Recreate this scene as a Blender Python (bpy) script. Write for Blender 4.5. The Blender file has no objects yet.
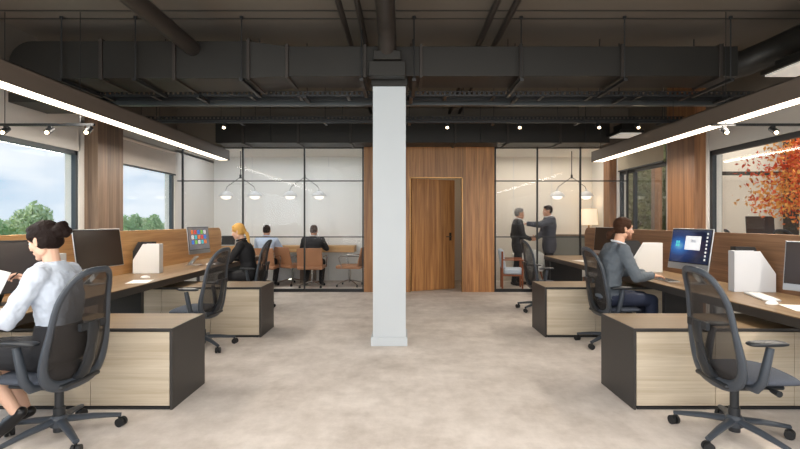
import bpy, math, random
from mathutils import Vector, Matrix, noise
random.seed(7)
PI = math.pi
C = bpy.context.scene.collection
# ------------------------------------------------------------------ camera
# metres: X to the right, Y into the picture, Z up; camera 1.4 m above the floor looking along +Y
cam = bpy.data.cameras.new('camera'); camo = bpy.data.objects.new('camera', cam); C.objects.link(camo)
camo.location = (0, 0, 1.4); camo.rotation_euler = (PI/2, 0, 0)
cam.sensor_width = 36; cam.lens = 36*480/800
cam.shift_x = -3/800; cam.shift_y = -3.5/800
cam.clip_start = .05; cam.clip_end = 500
bpy.context.scene.camera = camo
vs = bpy.context.scene.view_settings
vs.view_transform = 'Standard'; vs.look = 'None'; vs.gamma = 1; vs.exposure = -0.72; vs.use_curve_mapping = False
# ------------------------------------------------------------------ world
W = bpy.data.worlds.new('sky'); bpy.context.scene.world = W; W.use_nodes = True
nt = W.node_tree; nt.nodes.clear()
def N(nt, t, **k):
    n = nt.nodes.new(t)
    for a, b in k.items(): setattr(n, a, b)
    return n
out = N(nt, 'ShaderNodeOutputWorld'); bg = N(nt, 'ShaderNodeBackground'); bg.inputs[1].default_value = 1.8
tc = N(nt, 'ShaderNodeTexCoord'); sp = N(nt, 'ShaderNodeSeparateXYZ'); nt.links.new(tc.outputs['Generated'], sp.inputs[0])
cr = N(nt, 'ShaderNodeValToRGB')
els = cr.color_ramp.elements
els[0].position = 0.0; els[0].color = (.72, .82, .90, 1)
els[1].position = .45; els[1].color = (.12, .30, .62, 1)
e = els.new(.12); e.color = (.28, .50, .76, 1)
nt.links.new(sp.outputs['Z'], cr.inputs[0])
mp = N(nt, 'ShaderNodeMapping'); mp.inputs['Scale'].default_value = (3.2, 3.2, 9)
nt.links.new(tc.outputs['Generated'], mp.inputs[0])
nz = N(nt, 'ShaderNodeTexNoise'); nz.inputs['Scale'].default_value = 1.0; nz.inputs['Detail'].default_value = 7; nz.inputs['Roughness'].default_value = .55
nt.links.new(mp.outputs[0], nz.inputs['Vector'])
c2 = N(nt, 'ShaderNodeValToRGB'); c2.color_ramp.elements[0].position = .42; c2.color_ramp.elements[1].position = .62
nt.links.new(nz.outputs[0], c2.inputs[0])
mx = N(nt, 'ShaderNodeMix', data_type='RGBA'); nt.links.new(c2.outputs[0], mx.inputs[0]); nt.links.new(cr.outputs[0], mx.inputs[6]); mx.inputs[7].default_value = (.93, .96, .98, 1)
nt.links.new(mx.outputs[2], bg.inputs[0]); nt.links.new(bg.outputs[0], out.inputs[0])
# ------------------------------------------------------------------ lights
def area(name, loc, rot, sx, sy, power, col=(1, 1, 1)):
    l = bpy.data.lights.new(name, 'AREA'); l.shape = 'RECTANGLE'; l.size = sx; l.size_y = sy; l.energy = power; l.color = col
    o = bpy.data.objects.new(name, l); C.objects.link(o); o.location = loc; o.rotation_euler = rot; return o
su = bpy.data.lights.new('sun', 'SUN'); su.energy = 3.2; su.angle = .03; su.color = (1, .93, .82)
so = bpy.data.objects.new('sun', su); C.objects.link(so); so.rotation_euler = Vector((.62, .42, -.66)).to_track_quat('-Z', 'Y').to_euler()
area('rear_fill', (0, -2.9, 1.7), (PI/2, 0, 0), 8.5, 2.6, 400, (1, .97, .93))            # added fill lamp behind the camera, at the open rear of the room
area('linear_light_glow_left', (-3.4, 4.9, 2.52), (0, 0, 0), .16, 8.2, 210, (1, .93, .84))
area('linear_light_glow_right', (3.45, 4.6, 2.42), (0, 0, 0), .16, 7.8, 210, (1, .91, .80))
area('daylight_left_window', (-4.36, 1.2, 1.45), (0, -PI/2, 0), 1.7, 5.6, 170, (.80, .90, 1))
area('overhead_fill', (0, 1.4, 3.5), (.25, 0, 0), 7, 4.5, 420, (1, .95, .88))  # added fill lamp overhead, out of view, brightens floor and cabinet fronts
area('meeting_fill_left', (-2.6, 10.2, 2.84), (0, 0, 0), 3.2, 1.0, 38, (.90, .95, 1))  # added fill under the ceiling, lights the left glass room
area('meeting_fill_right', (3.1, 10.3, 2.84), (0, 0, 0), 2.2, 1.2, 40, (1, .92, .82))  # added fill for the right glass room, no fixture built there
area('corridor_ceiling_light', (.6, 10.4, 2.84), (0, 0, 0), 1.2, .8, 7, (1, .80, .55))
area('next_room_fill', (7.2, 8.5, 3.55), (0, 0, 0), 2.5, 6, 230, (1, .96, .9))  # added lamp to brighten the room behind the right window

# ------------------------------------------------------------------ materials
MATS = {}
def base(name):
    m = bpy.data.materials.new(name); m.use_nodes = True; nt = m.node_tree; b = nt.nodes['Principled BSDF']; MATS[name] = m
    return m, nt, b
def s2l(c): return tuple(((v/255+.055)/1.055)**2.4 if v/255 > .04045 else v/255/12.92 for v in c)+(1,)
def plain(name, rgb, rough=.5, metal=0, var=.06, scale=6, bump=0, bscale=200, emis=0, ecol=None, spec=None):
    m, nt, b = base(name); col = s2l(rgb)
    tc = N(nt, 'ShaderNodeTexCoord'); nz = N(nt, 'ShaderNodeTexNoise'); nz.inputs['Scale'].default_value = scale; nz.inputs['Detail'].default_value = 4
    nt.links.new(tc.outputs['Object'], nz.inputs['Vector'])
    mx = N(nt, 'ShaderNodeMix', data_type='RGBA'); nt.links.new(nz.outputs[0], mx.inputs[0])
    mx.inputs[6].default_value = tuple(c*(1-var) for c in col[:3])+(1,); mx.inputs[7].default_value = tuple(min(1, c*(1+var)) for c in col[:3])+(1,)
    nt.links.new(mx.outputs[2], b.inputs['Base Color']); b.inputs['Roughness'].default_value = rough; b.inputs['Metallic'].default_value = metal
    if spec is not None: b.inputs['Specular IOR Level'].default_value = spec
    if bump:
        n2 = N(nt, 'ShaderNodeTexNoise'); n2.inputs['Scale'].default_value = bscale; nt.links.new(tc.outputs['Object'], n2.inputs['Vector'])
        bp = N(nt, 'ShaderNodeBump'); bp.inputs['Strength'].default_value = bump; bp.inputs['Distance'].default_value = .01
        nt.links.new(n2.outputs[0], bp.inputs['Height']); nt.links.new(bp.outputs[0], b.inputs['Normal'])
    if emis:
        b.inputs['Emission Color'].default_value = s2l(ecol or rgb); b.inputs['Emission Strength'].default_value = emis
    return m
def wood(name, c1, c2, axis='x', scale=1.0, rough=.45, plank=0):
    m, nt, b = base(name); tc = N(nt, 'ShaderNodeTexCoord'); mp = N(nt, 'ShaderNodeMapping')
    s = {'x': (.6, 14, 14), 'y': (14, .6, 14), 'z': (14, 14, .6)}[axis]; mp.inputs['Scale'].default_value = tuple(v*scale for v in s)
    nt.links.new(tc.outputs['Object'], mp.inputs[0])
    n1 = N(nt, 'ShaderNodeTexNoise'); n1.inputs['Scale'].default_value = 1; n1.inputs['Detail'].default_value = 8; n1.inputs['Roughness'].default_value = .62; n1.inputs['Distortion'].default_value = .8
    nt.links.new(mp.outputs[0], n1.inputs['Vector'])
    mp2 = N(nt, 'ShaderNodeMapping'); mp2.inputs['Scale'].default_value = tuple(v*scale*9 if v > 1 else v*scale*3 for v in s); nt.links.new(tc.outputs['Object'], mp2.inputs[0])
    n2 = N(nt, 'ShaderNodeTexNoise'); n2.inputs['Scale'].default_value = 1; n2.inputs['Detail'].default_value = 3; nt.links.new(mp2.outputs[0], n2.inputs['Vector'])
    ad = N(nt, 'ShaderNodeMath', operation='MULTIPLY_ADD'); nt.links.new(n2.outputs[0], ad.inputs[0]); ad.inputs[1].default_value = .35; nt.links.new(n1.outputs[0], ad.inputs[2])
    src = ad.outputs[0]
    cr = N(nt, 'ShaderNodeValToRGB'); cr.color_ramp.elements[0].position = .5; cr.color_ramp.elements[1].position = .86
    cr.color_ramp.elements[0].color = s2l(c1); cr.color_ramp.elements[1].color = s2l(c2); nt.links.new(src, cr.inputs[0])
    colout = cr.outputs[0]
    if plank:   # veneer panels a little different from each other along x
        sx = N(nt, 'ShaderNodeSeparateXYZ'); nt.links.new(tc.outputs['Object'], sx.inputs[0])
        dv = N(nt, 'ShaderNodeMath', operation='DIVIDE'); nt.links.new(sx.outputs[0], dv.inputs[0]); dv.inputs[1].default_value = plank
        fl = N(nt, 'ShaderNodeMath', operation='FLOOR'); nt.links.new(dv.outputs[0], fl.inputs[0])
        wn = N(nt, 'ShaderNodeTexWhiteNoise', noise_dimensions='1D'); nt.links.new(fl.outputs[0], wn.inputs['W'])
        mr = N(nt, 'ShaderNodeMapRange'); mr.inputs[3].default_value = .78; mr.inputs[4].default_value = 1.15; nt.links.new(wn.outputs[0], mr.inputs[0])
        mm = N(nt, 'ShaderNodeVectorMath', operation='SCALE'); nt.links.new(colout, mm.inputs[0]); nt.links.new(mr.outputs[0], mm.inputs['Scale']); colout = mm.outputs[0]
    nt.links.new(colout, b.inputs['Base Color']); b.inputs['Roughness'].default_value = rough
    bp = N(nt, 'ShaderNodeBump'); bp.inputs['Strength'].default_value = .08; bp.inputs['Distance'].default_value = .003
    nt.links.new(n2.outputs[0], bp.inputs['Height']); nt.links.new(bp.outputs[0], b.inputs['Normal'])
    return m
def glass(name, tint=(1, 1, 1), refl=.06, rough=.0):
    m = bpy.data.materials.new(name); m.use_nodes = True; nt = m.node_tree; nt.nodes.clear(); MATS[name] = m
    o = N(nt, 'ShaderNodeOutputMaterial'); t = N(nt, 'ShaderNodeBsdfTransparent'); t.inputs[0].default_value = tint+(1,)
    g = N(nt, 'ShaderNodeBsdfGlossy'); g.inputs['Roughness'].default_value = rough; g.inputs[0].default_value = (1, 1, 1, 1)
    ge = N(nt, 'ShaderNodeNewGeometry'); dt = N(nt, 'ShaderNodeVectorMath', operation='DOT_PRODUCT'); nt.links.new(ge.outputs['Normal'], dt.inputs[0]); nt.links.new(ge.outputs['Incoming'], dt.inputs[1])
    ab = N(nt, 'ShaderNodeMath', operation='ABSOLUTE'); nt.links.new(dt.outputs['Value'], ab.inputs[0]); iv = N(nt, 'ShaderNodeMath', operation='SUBTRACT'); iv.inputs[0].default_value = 1; nt.links.new(ab.outputs[0], iv.inputs[1])
    pw = N(nt, 'ShaderNodeMath', operation='POWER'); nt.links.new(iv.outputs[0], pw.inputs[0]); pw.inputs[1].default_value = 5
    k = N(nt, 'ShaderNodeMath', operation='MULTIPLY_ADD'); nt.links.new(pw.outputs[0], k.inputs[0]); k.inputs[1].default_value = 1-refl; k.inputs[2].default_value = refl; k.use_clamp = True
    mx = N(nt, 'ShaderNodeMixShader'); nt.links.new(k.outputs[0], mx.inputs[0]); nt.links.new(t.outputs[0], mx.inputs[1]); nt.links.new(g.outputs[0], mx.inputs[2]); nt.links.new(mx.outputs[0], o.inputs[0])
    return m
def net(name, rgb, solid=.5, scale=900):
    """woven see-through net: the weave is resolved as a constant share of thread and gap"""
    m, nt, b = base(name); b.inputs['Base Color'].default_value = s2l(rgb); b.inputs['Roughness'].default_value = .7
    o = nt.nodes['Material Output']; t = N(nt, 'ShaderNodeBsdfTransparent'); mx = N(nt, 'ShaderNodeMixShader')
    tc = N(nt, 'ShaderNodeTexCoord'); wv = N(nt, 'ShaderNodeTexWave'); wv.bands_direction = 'Z'; wv.inputs['Scale'].default_value = scale/10; wv.inputs['Distortion'].default_value = 0
    nt.links.new(tc.outputs['Object'], wv.inputs['Vector'])
    mr = N(nt, 'ShaderNodeMapRange'); mr.inputs[3].default_value = solid-.08; mr.inputs[4].default_value = solid+.08; nt.links.new(wv.outputs['Fac'], mr.inputs[0])
    nt.links.new(mr.outputs[0], mx.inputs[0]); nt.links.new(t.outputs[0], mx.inputs[1]); nt.links.new(b.outputs[0], mx.inputs[2]); nt.links.new(mx.outputs[0], o.inputs[0])
    return m
def carpet(name):
    m, nt, b = base(name); tc = N(nt, 'ShaderNodeTexCoord')
    def nse(s, d, sc=(1, 1, 1), rough=.6):
        mp = N(nt, 'ShaderNodeMapping'); mp.inputs['Scale'].default_value = sc; nt.links.new(tc.outputs['Object'], mp.inputs[0])
        n = N(nt, 'ShaderNodeTexNoise'); n.inputs['Scale'].default_value = s; n.inputs['Detail'].default_value = d; n.inputs['Roughness'].default_value = rough; nt.links.new(mp.outputs[0], n.inputs['Vector']); return n.outputs[0]
    a = nse(1.3, 7, (1, 1.4, 1), .68); f = nse(7, 5, (1, .6, 1), .7)
    ma = N(nt, 'ShaderNodeMath', operation='MULTIPLY_ADD'); nt.links.new(f, ma.inputs[0]); ma.inputs[1].default_value = .55; nt.links.new(a, ma.inputs[2])
    cr = N(nt, 'ShaderNodeValToRGB'); cr.color_ramp.elements[0].position = .52; cr.color_ramp.elements[1].position = 1.0
    cr.color_ramp.elements[0].color = s2l((186, 175, 165)); cr.color_ramp.elements[1].color = s2l((228, 219, 211)); nt.links.new(ma.outputs[0], cr.inputs[0])
    nt.links.new(cr.outputs[0], b.inputs['Base Color']); b.inputs['Roughness'].default_value = .85
    bp = N(nt, 'ShaderNodeBump'); bp.inputs['Strength'].default_value = .35; bp.inputs['Distance'].default_value = .004; g = nse(260, 2)
    nt.links.new(g, bp.inputs['Height']); nt.links.new(bp.outputs[0], b.inputs['Normal'])
    return m
carpet('carpet')
plain('ceiling_dark', (104, 96, 87), .9, var=.12, scale=2)
plain('wall_white', (222, 219, 214), .7, var=.02); plain('panel_white', (232, 232, 230), .35, var=.02)
plain('wall_cream', (228, 221, 210), .6, var=.02); plain('dark_paint', (52, 48, 44), .6)
wood('walnut', (140, 92, 52), (204, 148, 92), 'z', 1, .4, plank=.62); wood('walnut_grey', (88, 71, 58), (138, 115, 96), 'z', 1, .45)
wood('walnut_red', (104, 68, 42), (156, 112, 76), 'z', 1, .45)
wood('oak_left', (186, 136, 84), (222, 174, 118), 'y', .9, .45); wood('oak_right', (116, 84, 60), (158, 120, 90), 'y', .9, .45)
wood('desk_top', (112, 88, 60), (142, 116, 84), 'y', .8, .4); wood('credenza_top', (112, 88, 58), (140, 114, 78), 'x', .8, .4)
wood('ash', (182, 166, 142), (210, 197, 176), 'x', .8, .5); wood('table_oak', (186, 140, 88), (216, 174, 122), 'x', 1, .5)
plain('charcoal', (52, 49, 47), .45, var=.03); plain('black_metal', (26, 27, 29), .45, var=.05); plain('duct_metal', (37, 35, 32), .5, metal=.3, var=.15, scale=3)
plain('pipe_metal', (50, 44, 40), .5, metal=.2, var=.1); plain('beam_metal', (104, 93, 84), .5, metal=.1); plain('frame_dark', (42, 44, 47), .4); plain('frame_blue', (58, 66, 72), .4)
plain('galvanised', (86, 90, 92), .4, metal=.6)
plain('chair_plastic', (62, 68, 76), .38, var=.04); plain('chair_plastic_dark', (34, 37, 41), .4, var=.04); plain('seat_fabric', (74, 80, 92), .9, bump=.3, bscale=400, var=.15, scale=60)
net('chair_net', (44, 40, 38), .82)
plain('rubber', (22, 23, 25), .6); plain('chrome', (200, 200, 200), .15, metal=1, var=0); plain('silver', (196, 198, 200), .3, metal=.8, var=.02)
plain('leather_tan', (178, 128, 94), .45, var=.08, bump=.1, bscale=90); plain('white_plastic', (238, 238, 236), .4, var=.01); plain('dome_white', (196, 196, 196), .35, var=.01); plain('paper', (240, 238, 234), .8, var=.01)
plain('file_grey', (206, 208, 212), .6, var=.02); plain('screen_off', (58, 48, 42), .15, var=.05); plain('black_board', (34, 33, 33), .5)
plain('led', (255, 244, 226), .5, var=0, emis=7, ecol=(255, 240, 216)); plain('spot_bulb', (255, 240, 210), .5, var=0, emis=14, ecol=(255, 226, 180)); plain('globe', (255, 250, 240), .5, var=0, emis=1.9, ecol=(255, 246, 232))
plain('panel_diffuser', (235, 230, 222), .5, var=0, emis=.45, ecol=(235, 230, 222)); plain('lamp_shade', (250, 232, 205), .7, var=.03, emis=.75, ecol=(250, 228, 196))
plain('white_paint', (196, 202, 206), .6, var=.01); plain('brass', (160, 122, 76), .3, metal=.9)
glass('glass_partition', (.98, .985, .985), .006); glass('glass_window', (.97, .985, 1), .02); glass('glass_side', (.95, .95, .93), .012)
plain('blind_fabric', (206, 198, 190), .9, var=.04); plain('blind_beige', (190, 178, 158), .9, var=.04)
for nme, c in dict(skin_fair=(226, 182, 156), skin_man=(214, 166, 138), skin_tan=(190, 140, 112), lips=(176, 100, 92), hair_black=(32, 22, 19), hair_brown=(62, 39, 26), stubble=(138, 94, 72), hair_blonde=(214, 166, 92), hair_grey=(120, 118, 116), hair_dark=(44, 34, 30)).items():
    plain(nme, c, .65 if 'hair' in nme else .55, var=.12 if 'hair' in nme else .04, scale=30 if 'hair' in nme else 12, spec=.15 if 'hair' in nme else None, bump=.5 if 'hair' in nme else 0, bscale=90)
for nme, c in dict(blouse=(200, 209, 222), skirt=(30, 31, 36), suit_grey=(92, 100, 108), suit_black=(46, 45, 48), suit_charcoal=(70, 71, 80), shirt_blue=(198, 212, 234), sweater_black=(24, 24, 27), trousers_navy=(32, 40, 62), trousers_dark=(36, 35, 38), shirt_white=(236, 238, 242)).items():
    plain(nme, c, .8, var=.07, scale=25, bump=.15, bscale=300)
plain('shoe_black', (24, 23, 25), .35); plain('sole_white', (225, 225, 225), .6); plain('tie_dark', (40, 40, 62), .6); plain('eye_white', (235, 232, 228), .3, var=0); plain('iris', (50, 34, 24), .2, var=0)
plain('bark', (84, 66, 52), .9, var=.2, scale=20); plain('bark_dark', (60, 44, 36), .9, var=.2, scale=20)
plain('leaf_green', (178, 206, 146), .7, var=.35, scale=1.2); plain('leaf_pale', (212, 226, 178), .7, var=.3, scale=1.2); plain('leaf_olive', (120, 122, 78), .7, var=.35, scale=2)
plain('leaf_red', (206, 78, 40), .6, var=.4, scale=5); plain('leaf_yellow', (232, 164, 84), .6, var=.35, scale=5); plain('leaf_orange', (230, 118, 60), .6, var=.35, scale=5); plain('grass', (120, 150, 90), .9, var=.2, scale=.3)
plain('fabric_blue', (198, 208, 220), .9, var=.04); plain('sofa_white', (222, 222, 220), .9, var=.03); plain('cabinet_grey', (124, 122, 114), .5); plain('sign_red', (170, 60, 40), .5)
plain('wood_leg', (150, 84, 50), .5)
# screens
def screen_mat(name, kind):
    m, nt, b = base(name); tc = N(nt, 'ShaderNodeTexCoord'); b.inputs['Roughness'].default_value = .15
    g = N(nt, 'ShaderNodeSeparateXYZ'); nt.links.new(tc.outputs['UV'], g.inputs[0])
    if kind == 'blue':
        vm = N(nt, 'ShaderNodeVectorMath', operation='DISTANCE'); nt.links.new(tc.outputs['UV'], vm.inputs[0]); vm.inputs[1].default_value = (.22, .5, 0)
        cr = N(nt, 'ShaderNodeValToRGB'); nt.links.new(vm.outputs['Value'], cr.inputs[0]); e = cr.color_ramp.elements
        e[0].position = .0; e[0].color = (.25, .75, 1, 1); e[1].position = .6; e[1].color = (.004, .014, .06, 1); x = e.new(.14); x.color = (.02, .22, .75, 1); x = e.new(.32); x.color = (.008, .05, .24, 1)
        col = cr.outputs[0]
    else:
        vo = N(nt, 'ShaderNodeTexNoise'); vo.inputs['Scale'].default_value = 3; nt.links.new(tc.outputs['UV'], vo.inputs['Vector'])
        cr = N(nt, 'ShaderNodeValToRGB'); nt.links.new(vo.outputs[0], cr.inputs[0]); e = cr.color_ramp.elements
        e[0].color = (.12, .16, .22, 1); e[1].color = (.45, .36, .30, 1); col = cr.outputs[0]
    b.inputs['Base Color'].default_value = (.01, .01, .012, 1); nt.links.new(col, b.inputs['Emission Color']); b.inputs['Emission Strength'].default_value = .9
    return m
screen_mat('screen_blue', 'blue'); screen_mat('screen_apps', 'apps')
for k, c in dict(icon_orange=(240, 120, 60), icon_teal=(80, 200, 210), icon_green=(130, 200, 90), icon_white=(240, 242, 245), icon_red=(225, 70, 70), icon_blue=(70, 130, 230)).items(): plain(k, c, .4, var=0, emis=.8)

# ------------------------------------------------------------------ mesh helpers
class MB:
    def __init__(s): s.v = []; s.f = []; s.uv = None
    def add(s, vs, fs):
        o = len(s.v); s.v += [tuple(v) for v in vs]; s.f += [tuple(i+o for i in f) for f in fs]; return s
    def box(s, x0, x1, y0, y1, z0, z1, M=None):
        vs = [Vector((x, y, z)) for z in (z0, z1) for y in (y0, y1) for x in (x0, x1)]
        if M is not None: vs = [M @ v for v in vs]
        return s.add(vs, [(0, 2, 3, 1), (4, 5, 7, 6), (0, 1, 5, 4), (2, 6, 7, 3), (0, 4, 6, 2), (1, 3, 7, 5)])
    def prism(s, pts, d, M=None):
        """pts: list of 3d points (ccw seen from -d side), extruded by vector d"""
        d = Vector(d); a = [Vector(p) for p in pts]; n = len(a); vs = a+[p+d for p in a]
        if M is not None: vs = [M @ v for v in vs]
        return s.add(vs, [tuple(range(n))[::-1], tuple(range(n, 2*n))]+[(i, (i+1) % n, n+(i+1) % n, n+i) for i in range(n)])
    def tube(s, pts, rs, seg=10, closed=False, flat=1.0, up=None):
        pts = [Vector(p) for p in pts]; n = len(pts)
        if not hasattr(rs, '__len__'): rs = [rs]*n
        rings = []; prev = None
        for i, p in enumerate(pts):
            if closed: t = pts[(i+1) % n]-pts[i-1]
            else: t = pts[min(i+1, n-1)]-pts[max(i-1, 0)]
            if t.length < 1e-9: t = Vector((0, 0, 1))
            t.normalize()
            if up is not None: a = Vector(up)
            elif prev is None: a = Vector((0, 0, 1)) if abs(t.z) < .9 else Vector((1, 0, 0))
            else: a = prev
            u = a-t*a.dot(t)
            if u.length < 1e-6: u = t.orthogonal()
            u.normalize(); w = t.cross(u); prev = u
            rings.append([p+u*math.cos(q)*rs[i]+w*math.sin(q)*rs[i]*flat for q in [2*PI*k/seg for k in range(seg)]])
        vs = [v for r in rings for v in r]; fs = []
        m = n if closed else n-1
        for i in range(m):
            for k in range(seg):
                a = i*seg+k; b = i*seg+(k+1) % seg; c = ((i+1) % n)*seg+(k+1) % seg; d = ((i+1) % n)*seg+k
                fs.append((a, d, c, b)[::-1])
        if not closed: fs += [tuple(range(seg))[::-1], tuple(range((n-1)*seg, n*seg))]
        return s.add(vs, fs)
    def cyl(s, a, b, r, r2=None, seg=16): return s.tube([a, b], [r, r if r2 is None else r2], seg)
    def lathe(s, prof, c=(0, 0, 0), seg=24):
        c = Vector(c); vs = []; fs = []; n = len(prof)
        for r, z in prof:
            for k in range(seg): q = 2*PI*k/seg; vs.append(c+Vector((max(r, 1e-4)*math.cos(q), max(r, 1e-4)*math.sin(q), z)))
        for i in range(n-1):
            for k in range(seg): fs.append((i*seg+k, i*seg+(k+1) % seg, (i+1)*seg+(k+1) % seg, (i+1)*seg+k))
        fs += [tuple(range(seg))[::-1], tuple(range((n-1)*seg, n*seg))]
        return s.add(vs, fs)
    def ell(s, c, r, R=None, seg=16, rings=10):
        c = Vector(c); vs = []; fs = []
        if not hasattr(r, '__len__'): r = (r, r, r)
        for i in range(1, rings):
            p = PI*i/rings
            for k in range(seg):
                q = 2*PI*k/seg; vs.append(Vector((r[0]*math.sin(p)*math.cos(q), r[1]*math.sin(p)*math.sin(q), r[2]*math.cos(p))))
        vs += [Vector((0, 0, r[2])), Vector((0, 0, -r[2]))]
        if R is not None: vs = [R @ v for v in vs]
        vs = [c+v for v in vs]; n = (rings-1)*seg
        for i in range(rings-2):
            for k in range(seg): fs.append((i*seg+k, (i+1)*seg+k, (i+1)*seg+(k+1) % seg, i*seg+(k+1) % seg))
        for k in range(seg): fs.append((n, k, (k+1) % seg)); fs.append((n+1, (rings-2)*seg+(k+1) % seg, (rings-2)*seg+k))
        return s.add(vs, fs)
    def cap(s, a, b, ra, rb, seg=14):
        """tapered capsule"""
        a = Vector(a); b = Vector(b); s.ell(a, ra, seg=seg, rings=8); s.ell(b, rb, seg=seg, rings=8); return s.tube([a, b], [ra, rb], seg)
    def loft(s, secs, seg=24):
        """secs: (centre, fwd vec*radius, side vec*radius)"""
        vs = []; fs = []; n = len(secs)
        for c, f, w in secs:
            c = Vector(c); f = Vector(f); w = Vector(w)
            for k in range(seg):
                q = 2*PI*k/seg; ca, sa = math.cos(q), math.sin(q); e = .85
                vs.append(c+f*(abs(ca)**e*(1 if ca > 0 else -1))+w*(abs(sa)**e*(1 if sa > 0 else -1)))
        for i in range(n-1):
            for k in range(seg): fs.append((i*seg+k, i*seg+(k+1) % seg, (i+1)*seg+(k+1) % seg, (i+1)*seg+k))
        fs += [tuple(range(seg))[::-1], tuple(range((n-1)*seg, n*seg))]
        return s.add(vs, fs)
    def obj(s, name, mat, parent=None, bevel=0, smooth=False, subsurf=0, seg=2):
        me = bpy.data.meshes.new(name); me.from_pydata(s.v, [], s.f); me.validate()
        ms = mat if isinstance(mat, (list, tuple)) else [mat]
        for m in ms: me.materials.append(MATS[m])
        if s.uv:
            l = me.uv_layers.new()
            for i, x in enumerate(s.uv): l.data[i].uv = x
        o = bpy.data.objects.new(name, me); C.objects.link(o)
        if parent is not None: o.parent = parent
        if bevel:
            b = o.modifiers.new('bevel', 'BEVEL'); b.width = bevel; b.segments = seg; b.limit_method = 'ANGLE'; b.angle_limit = .6
            smooth = True
        if subsurf: q = o.modifiers.new('sub', 'SUBSURF'); q.levels = subsurf; q.render_levels = subsurf; smooth = True
        if smooth:
            for p in me.polygons: p.use_smooth = True
            if hasattr(me, 'set_sharp_from_angle'): me.set_sharp_from_angle(angle=.7)
        return o
def remesh(o, vox, smooth=4, disp=0, dsize=.09):
    r = o.modifiers.new('remesh', 'REMESH'); r.mode = 'VOXEL'; r.voxel_size = vox; r.use_smooth_shade = True
    if smooth: q = o.modifiers.new('smooth', 'SMOOTH'); q.factor = .5; q.iterations = smooth
    if disp:
        t = bpy.data.textures.get('folds%g' % dsize) or bpy.data.textures.new('folds%g' % dsize, 'CLOUDS'); t.noise_scale = dsize; t.noise_depth = 2
        d = o.modifiers.new('folds', 'DISPLACE'); d.texture = t; d.strength = disp; d.mid_level = .5; d.texture_coords = 'LOCAL'
    return o
def tag(o, label, cat=None, group=None, kind=None):
    if label: o['label'] = label
    if cat: o['category'] = cat
    if group: o['group'] = group
    if kind: o['kind'] = kind
    return o
def thing(name, label, cat, loc=(0, 0, 0), rz=0, group=None):
    o = bpy.data.objects.new(name, None); C.objects.link(o); o.empty_display_size = .1; o.location = loc; o.rotation_euler = (0, 0, rz); return tag(o, label, cat, group)
def dup(root, loc=None, rz=None, label=None, group=None):
    def cp(o, par):
        c = o.copy(); C.objects.link(c)
        if par is not None: c.parent = par; c.matrix_parent_inverse = o.matrix_parent_inverse.copy()
        for ch in [x for x in KIDS.get(o.name, [])]: cp(ch, c)
        return c
    KIDS = {}
    for x in bpy.data.objects:
        if x.parent: KIDS.setdefault(x.parent.name, []).append(x)
    r = cp(root, None)
    if loc is not None: r.location = loc
    if rz is not None: r.rotation_euler = (0, 0, rz)
    if label: r['label'] = label
    if group: r['group'] = group
    return r
def struct(name, mb, mat, bevel=0, label=None):
    o = mb.obj(name, mat, bevel=bevel); o['kind'] = 'structure'
    if label: o['label'] = label
    return o
def Bx(*a): return MB().box(*a)

XW, YB, ZC = 4.45, 9.46, 3.62     # half width of the room, glazed rear wall, ceiling
# ------------------------------------------------------------------ the setting
struct('floor', Bx(-XW, XW, -3, 11.5, -.1, 0), 'carpet')
struct('ceiling', Bx(-XW, XW, -3, YB+.06, ZC, ZC+.1), 'ceiling_dark')
mb = MB()
for y in (1.2, 2.6, 3.9, 5.06, 5.26, 6.6, 7.9): mb.box(-XW, XW, y-.012, y+.012, ZC-.006, ZC-.001)
struct('trim_1', mb, 'dark_paint')
mb = Bx(-XW, 4.45, YB+.06, 11.5, 2.9, 2.98); struct('ceiling_meeting', mb, 'wall_white')
# side walls: header above the windows
struct('wall_upper_left', Bx(-XW-.2, -XW, -3, 9.5, 3.02, ZC), 'ceiling_dark'); struct('wall_upper_right', Bx(XW, XW+.2, -3, 9.5, 3.02, ZC), 'ceiling_dark')
mb = Bx(-XW-.2, -XW, -3, 11.5, 2.76, 3.02); mb.box(-XW-.2, -XW, -3, 6.62, 2.36, 2.76); mb.box(-XW-.2, -XW, 6.6, 7.35, 0, 2.8); mb.box(-XW-.2, -XW, 9.36, 11.5, 0, 2.8); struct('wall_left', mb, 'wall_white')
mb = Bx(XW, XW+.2, -3, 11.5, 2.86, 3.02); mb.box(XW, XW+.2, -3, 6.98, 2.42, 2.86); mb.box(XW, XW+.2, 7.0, 8.1, 0, 2.9); mb.box(XW, XW+.2, 9.9, 11.5, 0, 2.9); struct('wall_right', mb, 'wall_white')
struct('wall_header', Bx(-XW, XW, YB, YB+.06, 2.86, ZC), 'ceiling_dark')
# wood clad part of the rear wall with the door opening (x .13 - 1.18, z 0 - 2.26)
DX0, DX1, DZ = .135, 1.175, 2.26
mb = Bx(-.77, DX0, YB, YB+.1, 0, 2.9); mb.box(DX1, 1.8, YB, YB+.1, 0, 2.9); mb.box(DX0, DX1, YB, YB+.1, DZ, 2.9)
struct('wall_rear', mb, 'walnut')
mb = MB()
for x in (-.45, .135, 1.18, 1.5): mb.box(x-.003, x+.003, YB-.003, YB, 2.27 if abs(x-.135) < .01 or abs(x-1.18) < .01 else 0, 2.9)
struct('trim_2', mb, 'dark_paint')
struct('wall_partition', Bx(-.77, -.69, YB+.1, 11.4, 0, 2.9).box(1.72, 1.8, YB+.1, 11.4, 0, 2.9), 'wall_cream')
struct('wall_meeting', Bx(-XW, -.77, 11.3, 11.4, 0, 2.9), 'panel_white')
struct('wall_lounge', Bx(1.8, XW, 11.3, 11.4, 0, 2.9), 'wall_cream')
struct('wall_corridor', Bx(-.69, 1.72, 11.3, 11.4, 0, 2.9), 'wall_cream')
mb = MB()
for x in (-3.55, -2.3, -1.75): mb.box(x-.004, x+.004, 11.294, 11.3, 0, 2.9)
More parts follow.
